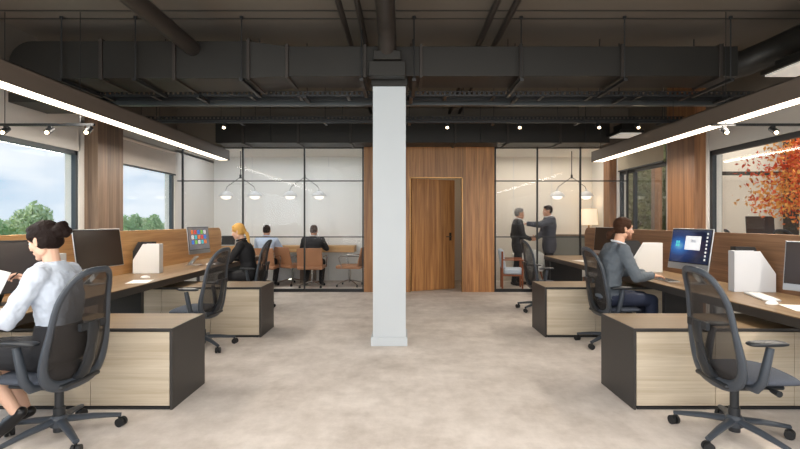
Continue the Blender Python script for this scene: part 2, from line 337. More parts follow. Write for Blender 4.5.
for x in (2.6, 3.5): mb.box(x-.004, x+.004, 11.294, 11.3, 0, 2.9)
struct('trim_3', mb, 'file_grey')
# wooden columns on both side walls
struct('trim_4', Bx(-XW, -4.26, 6.7, 7.31, 0, ZC), 'walnut_grey', .004)
struct('trim_5', Bx(4.28, XW, 7.05, 7.78, 0, ZC), 'walnut_red', .004)
struct('trim_6', Bx(4.3, XW, 10.0, 10.3, 0, 2.9), 'walnut_red', .004)
# windows
def window(name, x, y0, y1, z1, divs, s, fm='frame_blue', gm='glass_window', fr=.07, zt=()):
    mb = MB(); d = .06; t = fr/2
    for y in [y0+t]+list(divs)+[y1-t]: mb.box(x-d/2, x+d/2, y-t, y+t, 0, z1)
    for z in [t, z1-t]+list(zt): mb.box(x-d/2, x+d/2, y0, y1, z-t, z+t)
    o = thing(name, None, None); del_keys = o.keys(); o['kind'] = 'structure'
    mb.obj('window_frame', fm, o, bevel=.004); Bx(x-.004, x+.004, y0+fr, y1-fr, fr, z1-fr).obj('window_pane', gm, o)
    return o
window('window_1', -4.5, -2.9, 6.62, 2.37, (1.8,), -1, zt=(.45,))
window('window_2', -4.5, 7.36, 9.36, 2.76, (), -1, zt=(.2,))
window('window_4', 4.5, -2.9, 7.0, 2.42, (1.8,), 1, 'frame_dark', 'glass_side')
window('window_5', 4.5, 8.1, 9.9, 2.86, (9.3,), 1, 'frame_dark', 'glass_side', zt=(2.38,))
def blind(x, y0, y1, z0, z1, mat, label):
    r = thing('roller_blind', label, 'blind', (x, (y0+y1)/2, z0))
    L = (y1-y0)/2
    Bx(-.004, .004, -L, L, .02, z1-z0).obj('blind_cloth', mat, r); MB().box(-.012, .012, -L, L, 0, .03).obj('bottom_bar', 'frame_dark', r, bevel=.003)
    MB().cyl((0, -L, z1-z0), (0, L, z1-z0), .03).obj('roller', mat, r, smooth=True)
blind(-4.42, 7.40, 9.32, 2.28, 2.72, 'blind_fabric', 'pale roller blind pulled a third down over the left window beside the glass meeting room')
blind(4.42, 8.15, 9.85, 2.40, 2.82, 'blind_beige', 'beige roller blind above the far right window, by the wood column')
# glazed rear walls: black mullions and panes
def glazed(name, xs, x0, x1):
    o = thing(name, None, None); o['kind'] = 'structure'; mb = MB(); t = .013
    for x in xs: mb.box(x-t, x+t, YB-.005, YB+.045, 0, 2.86)
    for z in (.03, 1.085, 2.19, 2.84): mb.box(x0, x1, YB, YB+.04, z-(.03 if z < .1 else .010), z+(.03 if z < .1 else .010))
    mb.obj('window_frame', 'black_metal', o)
    for a, b in zip(xs[:-1], xs[1:]): Bx(a+t, b-t, YB+.016, YB+.024, .06, 2.83).obj('window_pane', 'glass_partition', o)
glazed('window_6', (-4.35, -3.16, -1.945, -.79), -4.45, -.77)
glazed('window_7', (1.82, 2.65, 3.5, 4.43), 1.8, 4.45)
# door
d = thing('door_1', None, None, (DX0, YB+.06, 0)); d['kind'] = 'structure'
d.rotation_euler = (0, 0, 0)
fr = MB(); fr.box(0, .014, -.075, .04, 0, DZ); fr.box(1.026, 1.04, -.075, .04, 0, DZ); fr.box(0, 1.04, -.075, .04, DZ-.014, DZ)
fr.obj('door_frame', 'brass', d)
R = Matrix.Translation((.016, 0, 0)) @ Matrix.Rotation(.44, 4, 'Z')
Bx(0, .99, -.045, 0, .01, DZ-.02).obj('door_leaf', 'walnut', d).matrix_local = R
h = MB(); h.box(.86, .91, -.05, -.044, 1.0, 1.16); h.tube([(.885, -.045, 1.08), (.885, -.1, 1.08), (.76, -.1, 1.08)], .009, 8); h.obj('door_handle', 'black_metal', d, smooth=True).matrix_local = R
# free standing white column
cl = MB(); cl.box(-.338, .032, 5.38, 5.76, 0, 2.91)
struct('wall_column', cl, 'white_paint', .004)
struct('baseboard_column', Bx(-.36, .05, 5.365, 5.775, 0, .1), 'white_paint', .003)
# ------------------------------------------------------------------ ceiling services
# main rectangular duct
r = thing('rectangular_duct', 'large dark rectangular air duct crossing above the white column', 'duct', (0, 5.53, 3.0))
def rel(mb_args, o=(0, 5.53, 3.0)): return (mb_args[0]-o[0], mb_args[1]-o[0], mb_args[2]-o[1], mb_args[3]-o[1], mb_args[4]-o[2], mb_args[5]-o[2])
mb = MB(); mb.box(*rel((-1.28, 3.7, 5.3, 5.77, 3.0, 3.33)))
mb.obj('duct_run', 'duct_metal', r, bevel=.005)
mb = MB(); mb.box(*rel((-3.75, -1.69, 5.25, 5.82, 2.96, 3.37)))
a = [(-1.69, 5.25, 2.96), (-1.69, 5.82, 2.96), (-1.69, 5.82, 3.37), (-1.69, 5.25, 3.37)]; b = [(-1.28, 5.3, 3.0), (-1.28, 5.77, 3.0), (-1.28, 5.77, 3.33), (-1.28, 5.3, 3.33)]
vs = [Vector(p)-Vector((0, 5.53, 3.0)) for p in a+b]; mb.add(vs, [(0, 1, 2, 3), (4, 7, 6, 5)]+[(i, 4+i, 4+(i+1) % 4, (i+1) % 4) for i in range(4)])
mb.obj('duct_reducer', 'duct_metal', r, bevel=.005)
n = 8; poly = [(-3.75, -.28, -.04), (-3.75, -.28, .37)]+[(-4.06-.26*math.sin(PI/2*i/n), -.28, .11+.26*math.cos(PI/2*i/n)) for i in range(n+1)]+[(-4.32, -.28, -.3), (-3.88, -.28, -.3), (-3.86, -.28, -.12)]
mb = MB(); mb.prism(poly[::-1], (0, .57, 0))
mb.obj('duct_elbow', 'duct_metal', r, bevel=.005)
for x in (-3.3, -2.5, -1.69, -1.28, -.42, .2, 1.3, 2.42, 3.5):
    big = x < -1.5; z0, z1 = (2.96, 3.37) if big else (3.0, 3.33)
    MB().box(*rel((x-.018, x+.018, 5.23 if big else 5.28, 5.84 if big else 5.79, z0-.02, z1+.02))).obj('duct_flange', 'pipe_metal', r, bevel=.003)
for x in (-3.7, -2.9, -1.75, -.45, .12, 1.28, 2.4, 3.55):
    m2 = MB()
    for y in (5.2, 5.86): m2.cyl((x, y-5.53, -.06), (x, y-5.53, ZC-3.0), .007, seg=8)
    m2.box(x-.02, x+.02, -.36, .36, -.09, -.06); m2.lathe([(.02, 0), (.02, .03)], (x, -.33, ZC-3.0-.035), 10)
    m2.obj('duct_hanger', 'black_metal', r)
# column head + small duct pipe ending on it
r = thing('duct_spigot', 'round dark duct with flared square end above the white column', 'duct', (-.17, 5.2, 3.1))
MB().tube([(0, -2.4, .36), (0, -.35, .36), (0, -.12, .25), (0, .0, .1)], [.095, .095, .1, .1], 20).obj('duct_pipe', 'pipe_metal', r, smooth=True)
mb = MB(); mb.box(-.2, .2, -.06, .1, -.14, .02); mb.box(-.15, .15, -.1, .06, .02, .12); mb.box(-.185, .225, .14, .6, -.19, -.1); mb.obj('end_collar', 'duct_metal', r, bevel=.01)
# round pipes along the room
def pipe(label, x, z, y0, y1, rad, mat='pipe_metal', ends=False):
    o = MB(); o.cyl((0, 0, 0), (0, y1-y0, 0), rad, seg=20)
    k = o.obj('ceiling_pipe', mat, smooth=True); k.location = (x, y0, z); tag(k, label, 'pipe')
pipe('thick dark round pipe running to the duct, upper left of the ceiling', -2.30, 3.29, -2.5, 5.24, .085)
pipe('left one of two slim dark pipes just left of the centre duct', -.62, 3.5, -2.5, 9.3, .03)
pipe('right one of two slim dark pipes just left of the centre duct', -.44, 3.5, -2.5, 9.3, .03)
pipe('left one of two slim dark pipes right of the centre duct', .90, 3.5, -2.5, 9.3, .032)
pipe('right one of two slim dark pipes right of the centre duct', 1.09, 3.5, -2.5, 9.3, .032)
# cable trays
def tray(label, y, z, x0, x1, w=.2, mat='black_metal'):
    r = thing('cable_tray', label, 'cable tray', ((x0+x1)/2, y, z)); L = (x1-x0)/2
    m = MB(); m.box(-L, L, -w/2, -w/2+.012, 0, .02); m.box(-L, L, -w/2, -w/2+.012, .05, .06); m.box(-L, L, w/2-.012, w/2, 0, .06)
    n = int(L*2/.06)
    for i in range(n): xx = -L+i*.06; m.box(xx, xx+.03, -w/2+.001, -w/2+.011, .02, .05)
    m.obj('side_rail', mat, r)
    for i in range(int(L*2/.6)): xx = -L+i*.6; MB().box(xx, xx+.04, -w/2, w/2, -.002, .006).obj('rung', mat, r)
    k = -L+.5
    while k < L: MB().cyl((k, 0, -.02), (k, 0, ZC-z), .006, seg=8).box(k-.02, k+.02, -w/2-.05, w/2+.05, -.03, -.002).obj('tray_hanger', mat, r); k += 1.3
tray('long perforated cable tray hanging just behind the large duct', 6.0, 2.93, -4.3, 4.3, .24)
tray('long perforated cable tray hanging nearer the rear wall', 7.4, 2.93, -4.3, 4.3, .2)
o = Bx(-4.3, 4.3, -.04, .04, -.02, .04).obj('ceiling_channel', 'galvanised', bevel=.003); o.location = (0, 6.3, 2.93); tag(o, 'grey metal channel crossing the ceiling behind the first cable tray', 'channel')
# rear duct
r = thing('rectangular_duct', 'long low dark duct along the top of the rear glass wall', 'duct', (0, 8.9, 2.82))
Bx(-3.4, 3.75, -.2, .3, 0, .36).obj('duct_run', 'duct_metal', r, bevel=.006)
for x in (-2.9, -1.9, -.95, .0, .95, 1.9, 2.85): MB().box(x-.02, x+.02, -.225, .32, -.02, .38).obj('duct_flange', 'pipe_metal', r, bevel=.003)
for x in (-2.4, -.5, 1.4, 3.3): MB().cyl((x, -.22, 0), (x, -.22, .79), .006, seg=8).obj('duct_hanger', 'black_metal', r)
# track with spots
r = thing('light_track', 'thin dark ceiling track carrying the spotlights, in front of the rear wall', 'light track', (0, 7.15, 2.86))
Bx(-4.3, 4.3, -.018, .018, 0, .03).obj('rail', 'black_metal', r)
for x in (-3.9, -2.2, -.9, .9, 2.3, 3.9): MB().cyl((x, 0, .03), (x, 0, ZC-2.86), .005, seg=6).obj('suspension', 'black_metal', r)
for sx, lab in ((-1, 'short black track with spotlights above the left window'), (1, 'short black track with spotlights above the right window')):
    t_ = thing('light_track', lab, 'light track', (sx*3.83, 5.1, 2.41)); Bx(-.55, .55, -.015, .015, 0, .025).obj('rail', 'black_metal', t_)
    for x in (-.4, .4): MB().cyl((x, 0, .025), (x, 0, ZC-2.41), .004, seg=6).obj('suspension', 'black_metal', t_)
def spot(px, label, lit=True, y=7.15, z=2.86):
    x = (px-403)*y/480
    r = thing('track_spotlight', label, 'spotlight', (x, y, z), 0, 'spotlights on the ceiling track')
    MB().box(-.02, .02, -.012, .012, -.03, 0).obj('mount', 'black_metal', r)
    h = MB(); h.tube([(0, .03, -.02), (0, -.045, -.075)], [.028, .032], 14); h.obj('lamp_head', 'black_metal', r, smooth=True)
    g = MB(); g.ell((0, -.046, -.077), (.022, .014, .02)); g.obj('bulb', 'spot_bulb', r, smooth=True)
    if lit:
        l = bpy.data.lights.new('spot_beam', 'SPOT'); l.energy = 22; l.spot_size = 1.3; l.spot_blend = .6; l.color = (1, .84, .62); l.shadow_soft_size = .03
        o = bpy.data.objects.new('spot_beam', l); C.objects.link(o); o.parent = r; o.location = (0, -.08, -.11); o.rotation_euler = (-.5, 0, 0)
spot(6, 'small black track spotlight at the far left edge above the window', False, 5.1, 2.41); spot(50, 'small black track spotlight above the left window, second from the left', False, 5.1, 2.41)
spot(89, 'small lit track spotlight in front of the left wood column', True, 5.1, 2.41); spot(225, 'small lit track spotlight above the end of the left linear lamp')
spot(447, 'small lit track spotlight above the wooden door'); spot(519, 'small lit track spotlight above the right edge of the walnut wall')
spot(598, 'small lit track spotlight above the end of the right linear lamp'); spot(637, 'small lit track spotlight just right of the small square ceiling diffuser')
spot(724, 'small black track spotlight over the right window near the wood column', False, 5.1, 2.41); spot(773, 'small lit track spotlight above the red tree at the right', True, 5.1, 2.41)
# diffusers
def diffuser(x0, x1, y0, y1, z, hgt, label):
    cx, cy = (x0+x1)/2, (y0+y1)/2; r = thing('ceiling_diffuser', label, 'air diffuser', (cx, cy, z)); a, b = (x1-x0)/2, (y1-y0)/2
    m = MB(); m.prism([(-a-.03, -b-.03, .02), (a+.03, -b-.03, .02), (a+.03, b+.03, .02), (-a-.03, b+.03, .02)], (0, 0, .05)); m.box(-a*.75, a*.75, -b*.75, b*.75, .07, hgt); m.obj('housing', 'duct_metal', r, bevel=.006)
    Bx(-a, a, -b, b, 0, .02).obj('face_panel', 'panel_diffuser', r, bevel=.003)
diffuser(3.92, 4.4, 4.7, 5.2, 2.96, .15, 'large white square air diffuser in dark box, top right corner'); diffuser(3.70, 4.05, 8.15, 8.6, 2.88, .2, 'small white square air diffuser beside the far end of the right lamp')
# flexible duct leading to the right diffuser
r = MB(); pts = [(3.7, 5.5, 3.16), (3.9, 5.48, 3.2), (4.1, 5.3, 3.28), (4.16, 5.05, 3.3), (4.16, 4.6, 3.3), (4.16, 3.0, 3.3)]
rr = [.15, .15, .15, .15, .15, .15]; o = r.tube(pts, rr, 18).obj('flexible_duct', 'duct_metal', smooth=True); tag(o, 'black round duct bending toward the viewer at the top right', 'duct')
# linear lamps
def linear(x, zb, y0, y1, sgn, label):
    r = thing('linear_pendant_lamp', label, 'lamp', (x, (y0+y1)/2, zb)); L = (y1-y0)/2; hgt = .185; w = .21
    a, b = (0, w) if sgn > 0 else (-w, 0)
    m = MB(); t = .012; m.box(a, a+t, -L, L, 0, hgt); m.box(b-t, b, -L, L, 0, hgt); m.box(a, b, -L, L, hgt-t, hgt); m.box(a, b, L-t, L, 0, hgt); m.box(a, b, -L, -L+t, 0, hgt); m.obj('housing', 'beam_metal', r, bevel=.002)
    Bx(a+t, b-t, -L+t, L-t, .006, .02).obj('diffuser', 'led', r)
    c = (a+b)/2
    for y in (-L+.6, -L+3.0, L-2.4, L-.15): MB().cyl((c, y, hgt), (c, y, ZC-zb), .004, seg=6).obj('suspension_cable', 'black_metal', r)
linear(-3.28, 2.545, .6, 9.08, -1, 'long dark box lamp with glowing underside over the left desks'); linear(3.35, 2.445, .6, 8.54, 1, 'long dark box lamp with glowing underside over the right desks')
# ------------------------------------------------------------------ desks
ZD = .74
def desk_row(s):
    side = 'left' if s < 0 else 'right'
    X0, X1 = 2.70, 3.47
    for i, (y0, y1) in enumerate(((1.4, 3.85), (3.85, 6.06), (6.06, 9.2))):
        lab = ['long wooden desk nearest the viewer in the %s row' % side, 'long wooden desk in the middle of the %s row' % side, 'long wooden desk at the far end of the %s row' % side][i]
        r = thing('office_desk', lab, 'desk', (s*3.1, (y0+y1)/2, 0)); L = (y1-y0)/2-.001
        m = MB(); m.box(-.40, .37, -L, L, ZD-.008, ZD) if s > 0 else m.box(-.37, .40, -L, L, ZD-.008, ZD); m.obj('desk_surface', 'desk_top', r)
        m = MB(); m.box(-.40, .37, -L, L, ZD-.075, ZD-.008) if s > 0 else m.box(-.37, .40, -L, L, ZD-.075, ZD-.008); m.obj('desk_apron', 'charcoal', r)
        m = MB(); e = L-.06
        if i == 0: e = -.5
        m.box(-.30, .3, e-.03, e+.03, 0, ZD-.075) if i != 1 else m.box(-.06 if s < 0 else -.34, .34 if s < 0 else .06, .1, .16, 0, ZD-.075)
        m.obj('leg_panel', 'black_board', r, bevel=.002)
    # partition
    r = thing('desk_partition', 'long low %s wooden screen along the back of the %s desks' % ('honey oak' if s < 0 else 'brown walnut', side), 'partition', (s*3.5, 5.3, 0))
    mat = 'oak_left' if s < 0 else 'oak_right'
    pts = [(-.02, -3.9, .58), (-.02, 3.9, .58)]
    for k in range(7): q = PI/2*k/6; pts.append((-.02, 3.9-.15+.15*math.cos(q), 1.275-.15+.15*math.sin(q)))
    pts.append((-.02, -3.9, 1.275)); MB().prism(pts, (.04, 0, 0)).obj('screen_panel', mat, r, bevel=.003)
    m = MB()
    for y in (-3.0, -1.45, .76, 2.9): m.box(-.015, .015, y-.03, y+.03, 0, .6)
    m.obj('support_post', 'charcoal', r)
desk_row(-1); desk_row(1)
def credenza(s, y0, label):
    D = .587; Hh = .604; x0, x1 = 1.71, 3.38
    r = thing('credenza', label, 'cabinet', (s*x0, y0, 0))
    def b(a, c, *k): return (a, c)+k if s > 0 else (-c, -a)+k
    m = MB(); m.box(*b(0, .018, 0, D, .0, Hh-.018)); m.box(*b(.018, x1-x0, .03, D, .02, .05)); m.box(*b(.018, x1-x0, D-.02, D, .02, Hh-.02)); m.box(*b(x1-x0-.02, x1-x0, 0, D, .012, Hh-.018)); m.box(*b(.018, x1-x0-.02, .022, .04, .02, Hh-.02))
    m.obj('carcass', 'charcoal', r, bevel=.0015)
    m = MB(); m.box(*b(.0, x1-x0, 0, D, Hh-.018, Hh-.001)); m.obj('top_edge', 'charcoal', r)
    m = MB(); m.box(*b(.008, x1-x0-.008, .008, D-.008, Hh-.006, Hh)); m.obj('top_panel', 'credenza_top', r)
    m = MB(); m.box(*b(.022, .605, .002, .022, .03, Hh-.028)); m.obj('cabinet_door', 'ash', r, bevel=.0015)
    m = MB(); m.box(*b(.609, 1.19, .002, .022, .03, Hh-.028)); m.obj('cabinet_door', 'ash', r, bevel=.0015)
    m = MB(); m.box(*b(1.194, x1-x0-.024, .002, .022, .03, Hh-.028)); m.obj('cabinet_door', 'ash', r, bevel=.0015)
    m = MB(); m.box(*b(.03, x1-x0-.03, .01, D-.03, 0, .02)); m.obj('plinth', 'black_board', r)
credenza(-1, 3.556, 'low cabinet with pale wood doors behind the woman in the foreground, left'); credenza(1, 3.556, 'low cabinet with pale wood doors behind the empty chair in the foreground, right')
credenza(-1, 5.77, 'low cabinet with pale wood doors in front of the blonde woman'); credenza(1, 5.77, 'low cabinet with pale wood doors behind the chair of the long-haired man')
# ------------------------------------------------------------------ task chair
def back_w(z): t = (z-.37)/.72; return .292-.095*max(0, min(1, t))
def back_x(z): 
    t = max(0, (z-.37)/.72)
    return -.125-.02*math.sin(min(1, t*1.4)*PI)-.15*t**1.3
def make_chair(name, label):
    r = thing(name, label, 'chair')
    def S(u, z): return Vector((back_x(z)+.055*u*u, back_w(z)*u, z))
    zc, hz = .73, .36
    path = []; n = 44; rad = []
    for k in range(n):
        q = 2*PI*k/n; ca, sa = math.cos(q), math.sin(q); e = .62
        u = (abs(ca)**e)*(1 if ca > 0 else -1); z = zc+hz*(abs(sa)**e)*(1 if sa > 0 else -1)
        p = S(u, z); path.append(p); rad.append(.017+.012*max(0, (zc-z)/hz))
    MB().tube(path, rad, 10, closed=True, flat=1.25, up=(1, 0, 0)).obj('back_frame', 'chair_plastic', r, smooth=True)
    m = MB(); nu, nv = 14, 22; vs = []
    for j in range(nv+1):
        z = zc-hz+2*hz*j/nv; a = abs((z-zc)/hz); lim = max(.05, (max(0, 1-a**(2/.62)))**.31)
        for i in range(nu+1): vs.append(S((-1+2*i/nu)*lim, z)+Vector((.004, 0, 0)))
    fs = [(j*(nu+1)+i, j*(nu+1)+i+1, (j+1)*(nu+1)+i+1, (j+1)*(nu+1)+i) for j in range(nv) for i in range(nu)]
    m.add(vs, fs); m.obj('back_net', 'chair_net', r, smooth=True)
    m = MB(); m.tube([(-.02, 0, .40), (-.10, 0, .385), (-.165, 0, .43), (-.205, 0, .52), (-.22, 0, .62)], [.03, .032, .03, .026, .02], 10, flat=1.6)
    m.obj('back_support', 'chair_plastic_dark', r, smooth=True)
    m = MB(); pts = []
    for i in range(9): z = .46+.30*i/8; pts.append((back_x(z)-.03-.012*math.sin(PI*i/8), 0, z))
    m.tube(pts, [.035, .045, .05, .05, .048, .048, .05, .055, .045], 14, flat=.25, up=(0, 1, 0)); m.box(back_x(.74)-.035, back_x(.74)-.012, -.11, .11, .715, .76); m.obj('lumbar_pad', 'chair_plastic_dark', r, smooth=True)
    # seat
    m = MB(); secs = []
    def seatring(x, w, z, t): return ((x, 0, z), (0, 0, t), (0, w, 0))
    xs = [(-.105, .15, .430, .012), (-.09, .20, .430, .028), (-.05, .235, .427, .036), (.02, .25, .427, .038), (.15, .245, .43, .038), (.265, .22, .422, .034), (.295, .17, .410, .022), (.305, .1, .405, .008)]
    for a in xs: secs.append(seatring(*a))
    m.loft(secs, 24); m.obj('seat', 'seat_fabric', r, smooth=True, subsurf=1)
    m = MB(); m.box(-.16, .2, -.17, .17, .365, .395); m.box(-.1, .13, -.09, .09, .33, .37); m.obj('seat_pan', 'chair_plastic_dark', r, bevel=.015)
    m = MB(); m.tube([(.06, -.09, .39), (.08, -.24, .385)], .007, 8); m.tube([(.08, -.22, .385), (.085, -.28, .382)], [.014, .02], 10); m.obj('lever', 'chair_plastic_dark', r, smooth=True)
    for s in (-1, 1):
        a = MB(); a.tube([(-.03, s*.12, .395), (-.02, s*.24, .40), (-.01, s*.275, .45), (.01, s*.282, .56), (.03, s*.282, .655)], [.022, .024, .024, .022, .02], 10, flat=1.3, up=(1, 0, 0)); arm = a.obj('armrest', 'chair_plastic', r, smooth=True)
        p = MB(); p.loft([((-.1, s*.28, .675), (0, 0, .006), (0, .025, 0)), ((-.085, s*.28, .677), (0, 0, .016), (0, .038, 0)), ((.0, s*.28, .68), (0, 0, .018), (0, .044, 0)), ((.1, s*.278, .68), (0, 0, .017), (0, .04, 0)), ((.135, s*.276, .678), (0, 0, .006), (0, .025, 0))], 18)
        p.obj('armrest_pad', 'chair_plastic_dark', arm, smooth=True, subsurf=1)
    m = MB(); m.cyl((0, 0, .17), (0, 0, .365), .026); m.cyl((0, 0, .045), (0, 0, .20), .034); m.obj('gas_column', 'chair_plastic_dark', r, smooth=True)
    b = MB().lathe([(.02, .075), (.05, .08), (.055, .13), (.04, .15)], (0, 0, 0), 20).obj('hub', 'chair_plastic', r, smooth=True)
    for k in range(5):
        q = 2*PI*k/5; d = Vector((math.cos(q), math.sin(q), 0)); sd = Vector((-d.y, d.x, 0))
        l = MB().tube([d*.03+Vector((0, 0, .118)), d*.18+Vector((0, 0, .105)), d*.30+Vector((0, 0, .086)), d*.345+Vector((0, 0, .078))], [.022, .019, .015, .014], 10, flat=1.35, up=(0, 0, 1)).obj('base_leg', 'chair_plastic', r, smooth=True)
        c = MB(); c.cyl(d*.335+Vector((0, 0, .045)), d*.335+Vector((0, 0, .085)), .009, seg=8)
        w = d*.345+Vector((0, 0, .03))
        tq = Vector((math.cos(q+.9), math.sin(q+.9), 0))
        c.cyl(w-tq*.026, w-tq*.006, .03); c.cyl(w+tq*.006, w+tq*.026, .03); c.cyl(w-tq*.012, w+tq*.012, .016)
        c.obj('caster', 'rubber', l, smooth=True)
    return r
ch = make_chair('task_chair', 'empty grey office chair with net back in the right foreground')
ch.location = (2.14, 3.1, 0); ch.rotation_euler = (0, 0, -.05)
G = None
dup(ch, (-2.22, 3.1, 0), PI-.08, 'grey office chair with net back holding the dark-haired woman')
dup(ch, (-2.22, 5.32, 0), PI-.1, 'empty grey office chair between the two low cabinets on the left')
dup(ch, (-2.36, 7.55, 0), PI+.05, 'grey office chair under the blonde woman in black')
dup(ch, (2.33, 5.44, 0), .02, 'grey office chair under the man in the grey suit')
dup(ch, (2.14, 7.55, 0), .05, 'empty grey office chair at the far end of the right desks')
dup(ch, (6.36, 9.0, .14), -.4, 'dark office chair left of the monitor behind the right window'); dup(ch, (7.3, 9.0, .14), .2, 'dark office chair right of the monitor behind the right window')
# ------------------------------------------------------------------ monitors and desk things
def quad_uv(mb, pts):
    mb.add(pts, [(0, 1, 2, 3)]); mb.uv = (mb.uv or [])+[(0, 0), (1, 0), (1, 1), (0, 1)]
def monitor(loc, rz, mat, label, w=.62, h=.36, zc=.33, frame='silver', chin=.05, tilt=.1):
    """local -y is the viewing side"""
    r = thing('computer_monitor', label, 'monitor', loc, rz)
    T = Matrix.Translation((0, 0, zc)) @ Matrix.Rotation(-tilt, 4, 'X')
    def tm(mb): mb.v = [tuple(T @ Vector(v)) for v in mb.v]; return mb
    m = MB(); m.box(-w/2-.008, w/2+.008, 0, .012, -h/2-.008-chin, h/2+.008); m.box(-w*.35, w*.35, .012, .035, -h*.35, h*.35); tm(m).obj('casing', frame, r, bevel=.004)
    m = MB(); m.box(-w/2, w/2, -.002, 0, -h/2, h/2); tm(m).obj('bezel', 'black_board', r)
    m = MB(); b = .008; quad_uv(m, [(-w/2+b, -.0035, -h/2+b), (w/2-b, -.0035, -h/2+b), (w/2-b, -.0035, h/2-b), (-w/2+b, -.0035, h/2-b)]); sc = tm(m).obj('screen', mat, r)
    def flat(x0, x1, z0, z1, mt, nm='screen_window'):
        q = MB(); q.add([(x0*w, -.0045, z0*h), (x1*w, -.0045, z0*h), (x1*w, -.0045, z1*h), (x0*w, -.0045, z1*h)], [(0, 1, 2, 3)]); tm(q).obj(nm, mt, sc)
    if mat == 'screen_blue':
        flat(-.12, .26, -.1, .3, 'icon_white'); flat(.02, .14, .12, .2, 'file_grey', 'screen_detail')
        for i in range(4):
            for j in range(2): flat(-.36+.055*j, -.315+.055*j, -.02+.09*(i % 2), .06+.09*(i % 2), 'icon_teal', 'screen_logo') if i < 2 else None
        q = MB()
        for i in range(8):
            for j in range(1): x0, z0 = .385, -.38+.105*i; q.add([(x0*w, -.0045, z0*h), ((x0+.035)*w, -.0045, z0*h), ((x0+.035)*w, -.0045, (z0+.05)*h), (x0*w, -.0045, (z0+.05)*h)], [(0, 1, 2, 3)])
        tm(q).obj('screen_icon', 'icon_white', sc)
    if mat == 'screen_apps':
        cols = ['icon_orange', 'icon_teal', 'icon_white', 'icon_green', 'icon_blue', 'icon_red']; k = 0
        for j in range(3):
            for i in range(5): flat(-.36+.15*i, -.26+.15*i, .2-.22*j, .36-.22*j, cols[(k*5+j) % 6], 'screen_icon'); k += 1
    m = MB(); m.prism([(-.09, .0, 0), (.09, .0, 0), (.09, .17, 0), (-.09, .17, 0)], (0, 0, .008)); m.prism([(-.05, .03, .12), (.05, .03, .12), (.05, .15, .0), (-.05, .15, .0)], (0, .012, .012)); m.obj('monitor_stand', frame, r, bevel=.004)
    return r
Z = ZD
monitor((-3.16, 5.00, Z), 1.42, 'screen_off', 'computer monitor with dark blank screen behind the empty left desk', .62, .39, .375, 'silver', .0, .14)
monitor((-3.12, 3.72, Z), 1.0, 'screen_off', 'computer monitor with dark screen in front of the dark-haired woman', .62, .40, .3, 'black_board', .0)
monitor((-3.06, 7.2, Z), 1.44, 'screen_apps', 'computer monitor with colourful app icons in front of the blonde woman', .56, .34, .40, 'silver', .05, .1)
monitor((3.0, 5.02, Z), -1.42, 'screen_blue', 'computer monitor with bright blue desktop in front of the long-haired man', .56, .36, .395, 'silver', .06, .16)
monitor((3.12, 7.35, Z), -1.3, 'screen_off', 'grey computer monitor at the far end of the right desks', .56, .36, .38, 'silver', .04)
monitor((3.42, 3.95, Z), -1.2, 'screen_off', 'computer monitor cut by the right edge of the picture', .5, .36, .3, 'silver', .05)
monitor((7.22, 9.7, .86), -.2, 'screen_off', 'computer monitor on the white desk behind the right window', .5, .42, .42, 'black_board', .0)
def file_box(loc, rz, label, w=.33, h=.37, t=.1, flip=False, mat='white_plastic'):
    r = thing('magazine_file', label, 'magazine file', loc, rz)
    s = -1 if flip else 1
    prof = [(-w/2, 0), (w/2, 0), (w/2, h*.45), (w*.12, h), (-w/2, h)]
    prof = [(s*a, b) for a, b in prof]
    if flip: prof = prof[::-1]
    m = MB(); m.prism([(a, -t/2, b) for a, b in prof], (0, .004, 0)); m.prism([(a, t/2-.004, b) for a, b in prof], (0, .004, 0))
    a, b = sorted((-s*w/2, -s*(w/2-.004))); m.box(a, b, -t/2, t/2, 0, h); a, b = sorted((s*w/2, s*(w/2-.004))); m.box(a, b, -t/2, t/2, 0, h*.45); m.box(-w/2, w/2, -t/2, t/2, 0, .004)
    m.obj('file_case', mat, r)
    m = MB(); m.box(-w/2+.01, w/2-.02, -t/2+.01, t/2-.01, .006, h*.44); m.obj('papers', 'paper', r)
    return r
file_box((3.27, 4.50, Z), -.12, 'white magazine file on the right desk, nearest to the viewer', .36, .38, .1, mat='file_grey'); file_box((3.36, 4.67, Z), -.12, 'dark document folder box behind the nearest right magazine file', .28, .41, .09, mat='black_board')
file_box((3.17, 6.22, Z), -.1, 'white magazine file with slanted edge behind the long-haired man', .33, .38, .1, flip=True); file_box((3.06, 6.34, Z), -.1, 'dark magazine file behind the arm of the long-haired man', .30, .40, .09, mat='black_board', flip=False)
file_box((-3.24, 6.10, Z), .1, 'white magazine file with slanted edge on the left desk by the blank monitor', .32, .37, .12, flip=True); file_box((-3.385, 6.24, Z), .1, 'dark magazine file behind the white one on the left desk', .30, .39, .1, mat='black_board', flip=True)
file_box((-3.10, 4.12, Z), .1, 'white magazine file partly hidden behind the head of the dark-haired woman', .34, .38, .1, flip=True)
def mouse(loc, rz, label):
    m = MB(); m.ell((0, 0, .004), (.055, .032, .026)); m.v = [(a, b, max(c, 0)) for a, b, c in m.v]; o = m.obj('computer_mouse', 'white_plastic', smooth=True); o.location = loc; o.rotation_euler = (0, 0, rz); tag(o, label, 'mouse')
mouse((2.92, 3.80, Z+.001), .2, 'white computer mouse at the right desk edge beside a paper sheet'); mouse((-2.98, 5.55, Z+.001), .1, 'white computer mouse on the left desk near the white file'); mouse((-2.92, 7.25, Z+.001), .2, 'white mouse near the monitor of the blonde woman')
def keyboard(loc, rz, label, mat='white_plastic', w=.42):
    r = thing('keyboard', label, 'keyboard', loc, rz); Bx(-.065, .065, -w/2, w/2, 0, .012).obj('keyboard_body', 'silver', r, bevel=.003)
    m = MB()
    for i in range(5):
        for j in range(14): x = -.055+i*.023; y = -w/2+.01+j*(w-.02)/14; m.box(x, x+.018, y, y+(w-.02)/14-.004, .012, .016)
    m.obj('keys', mat, r)
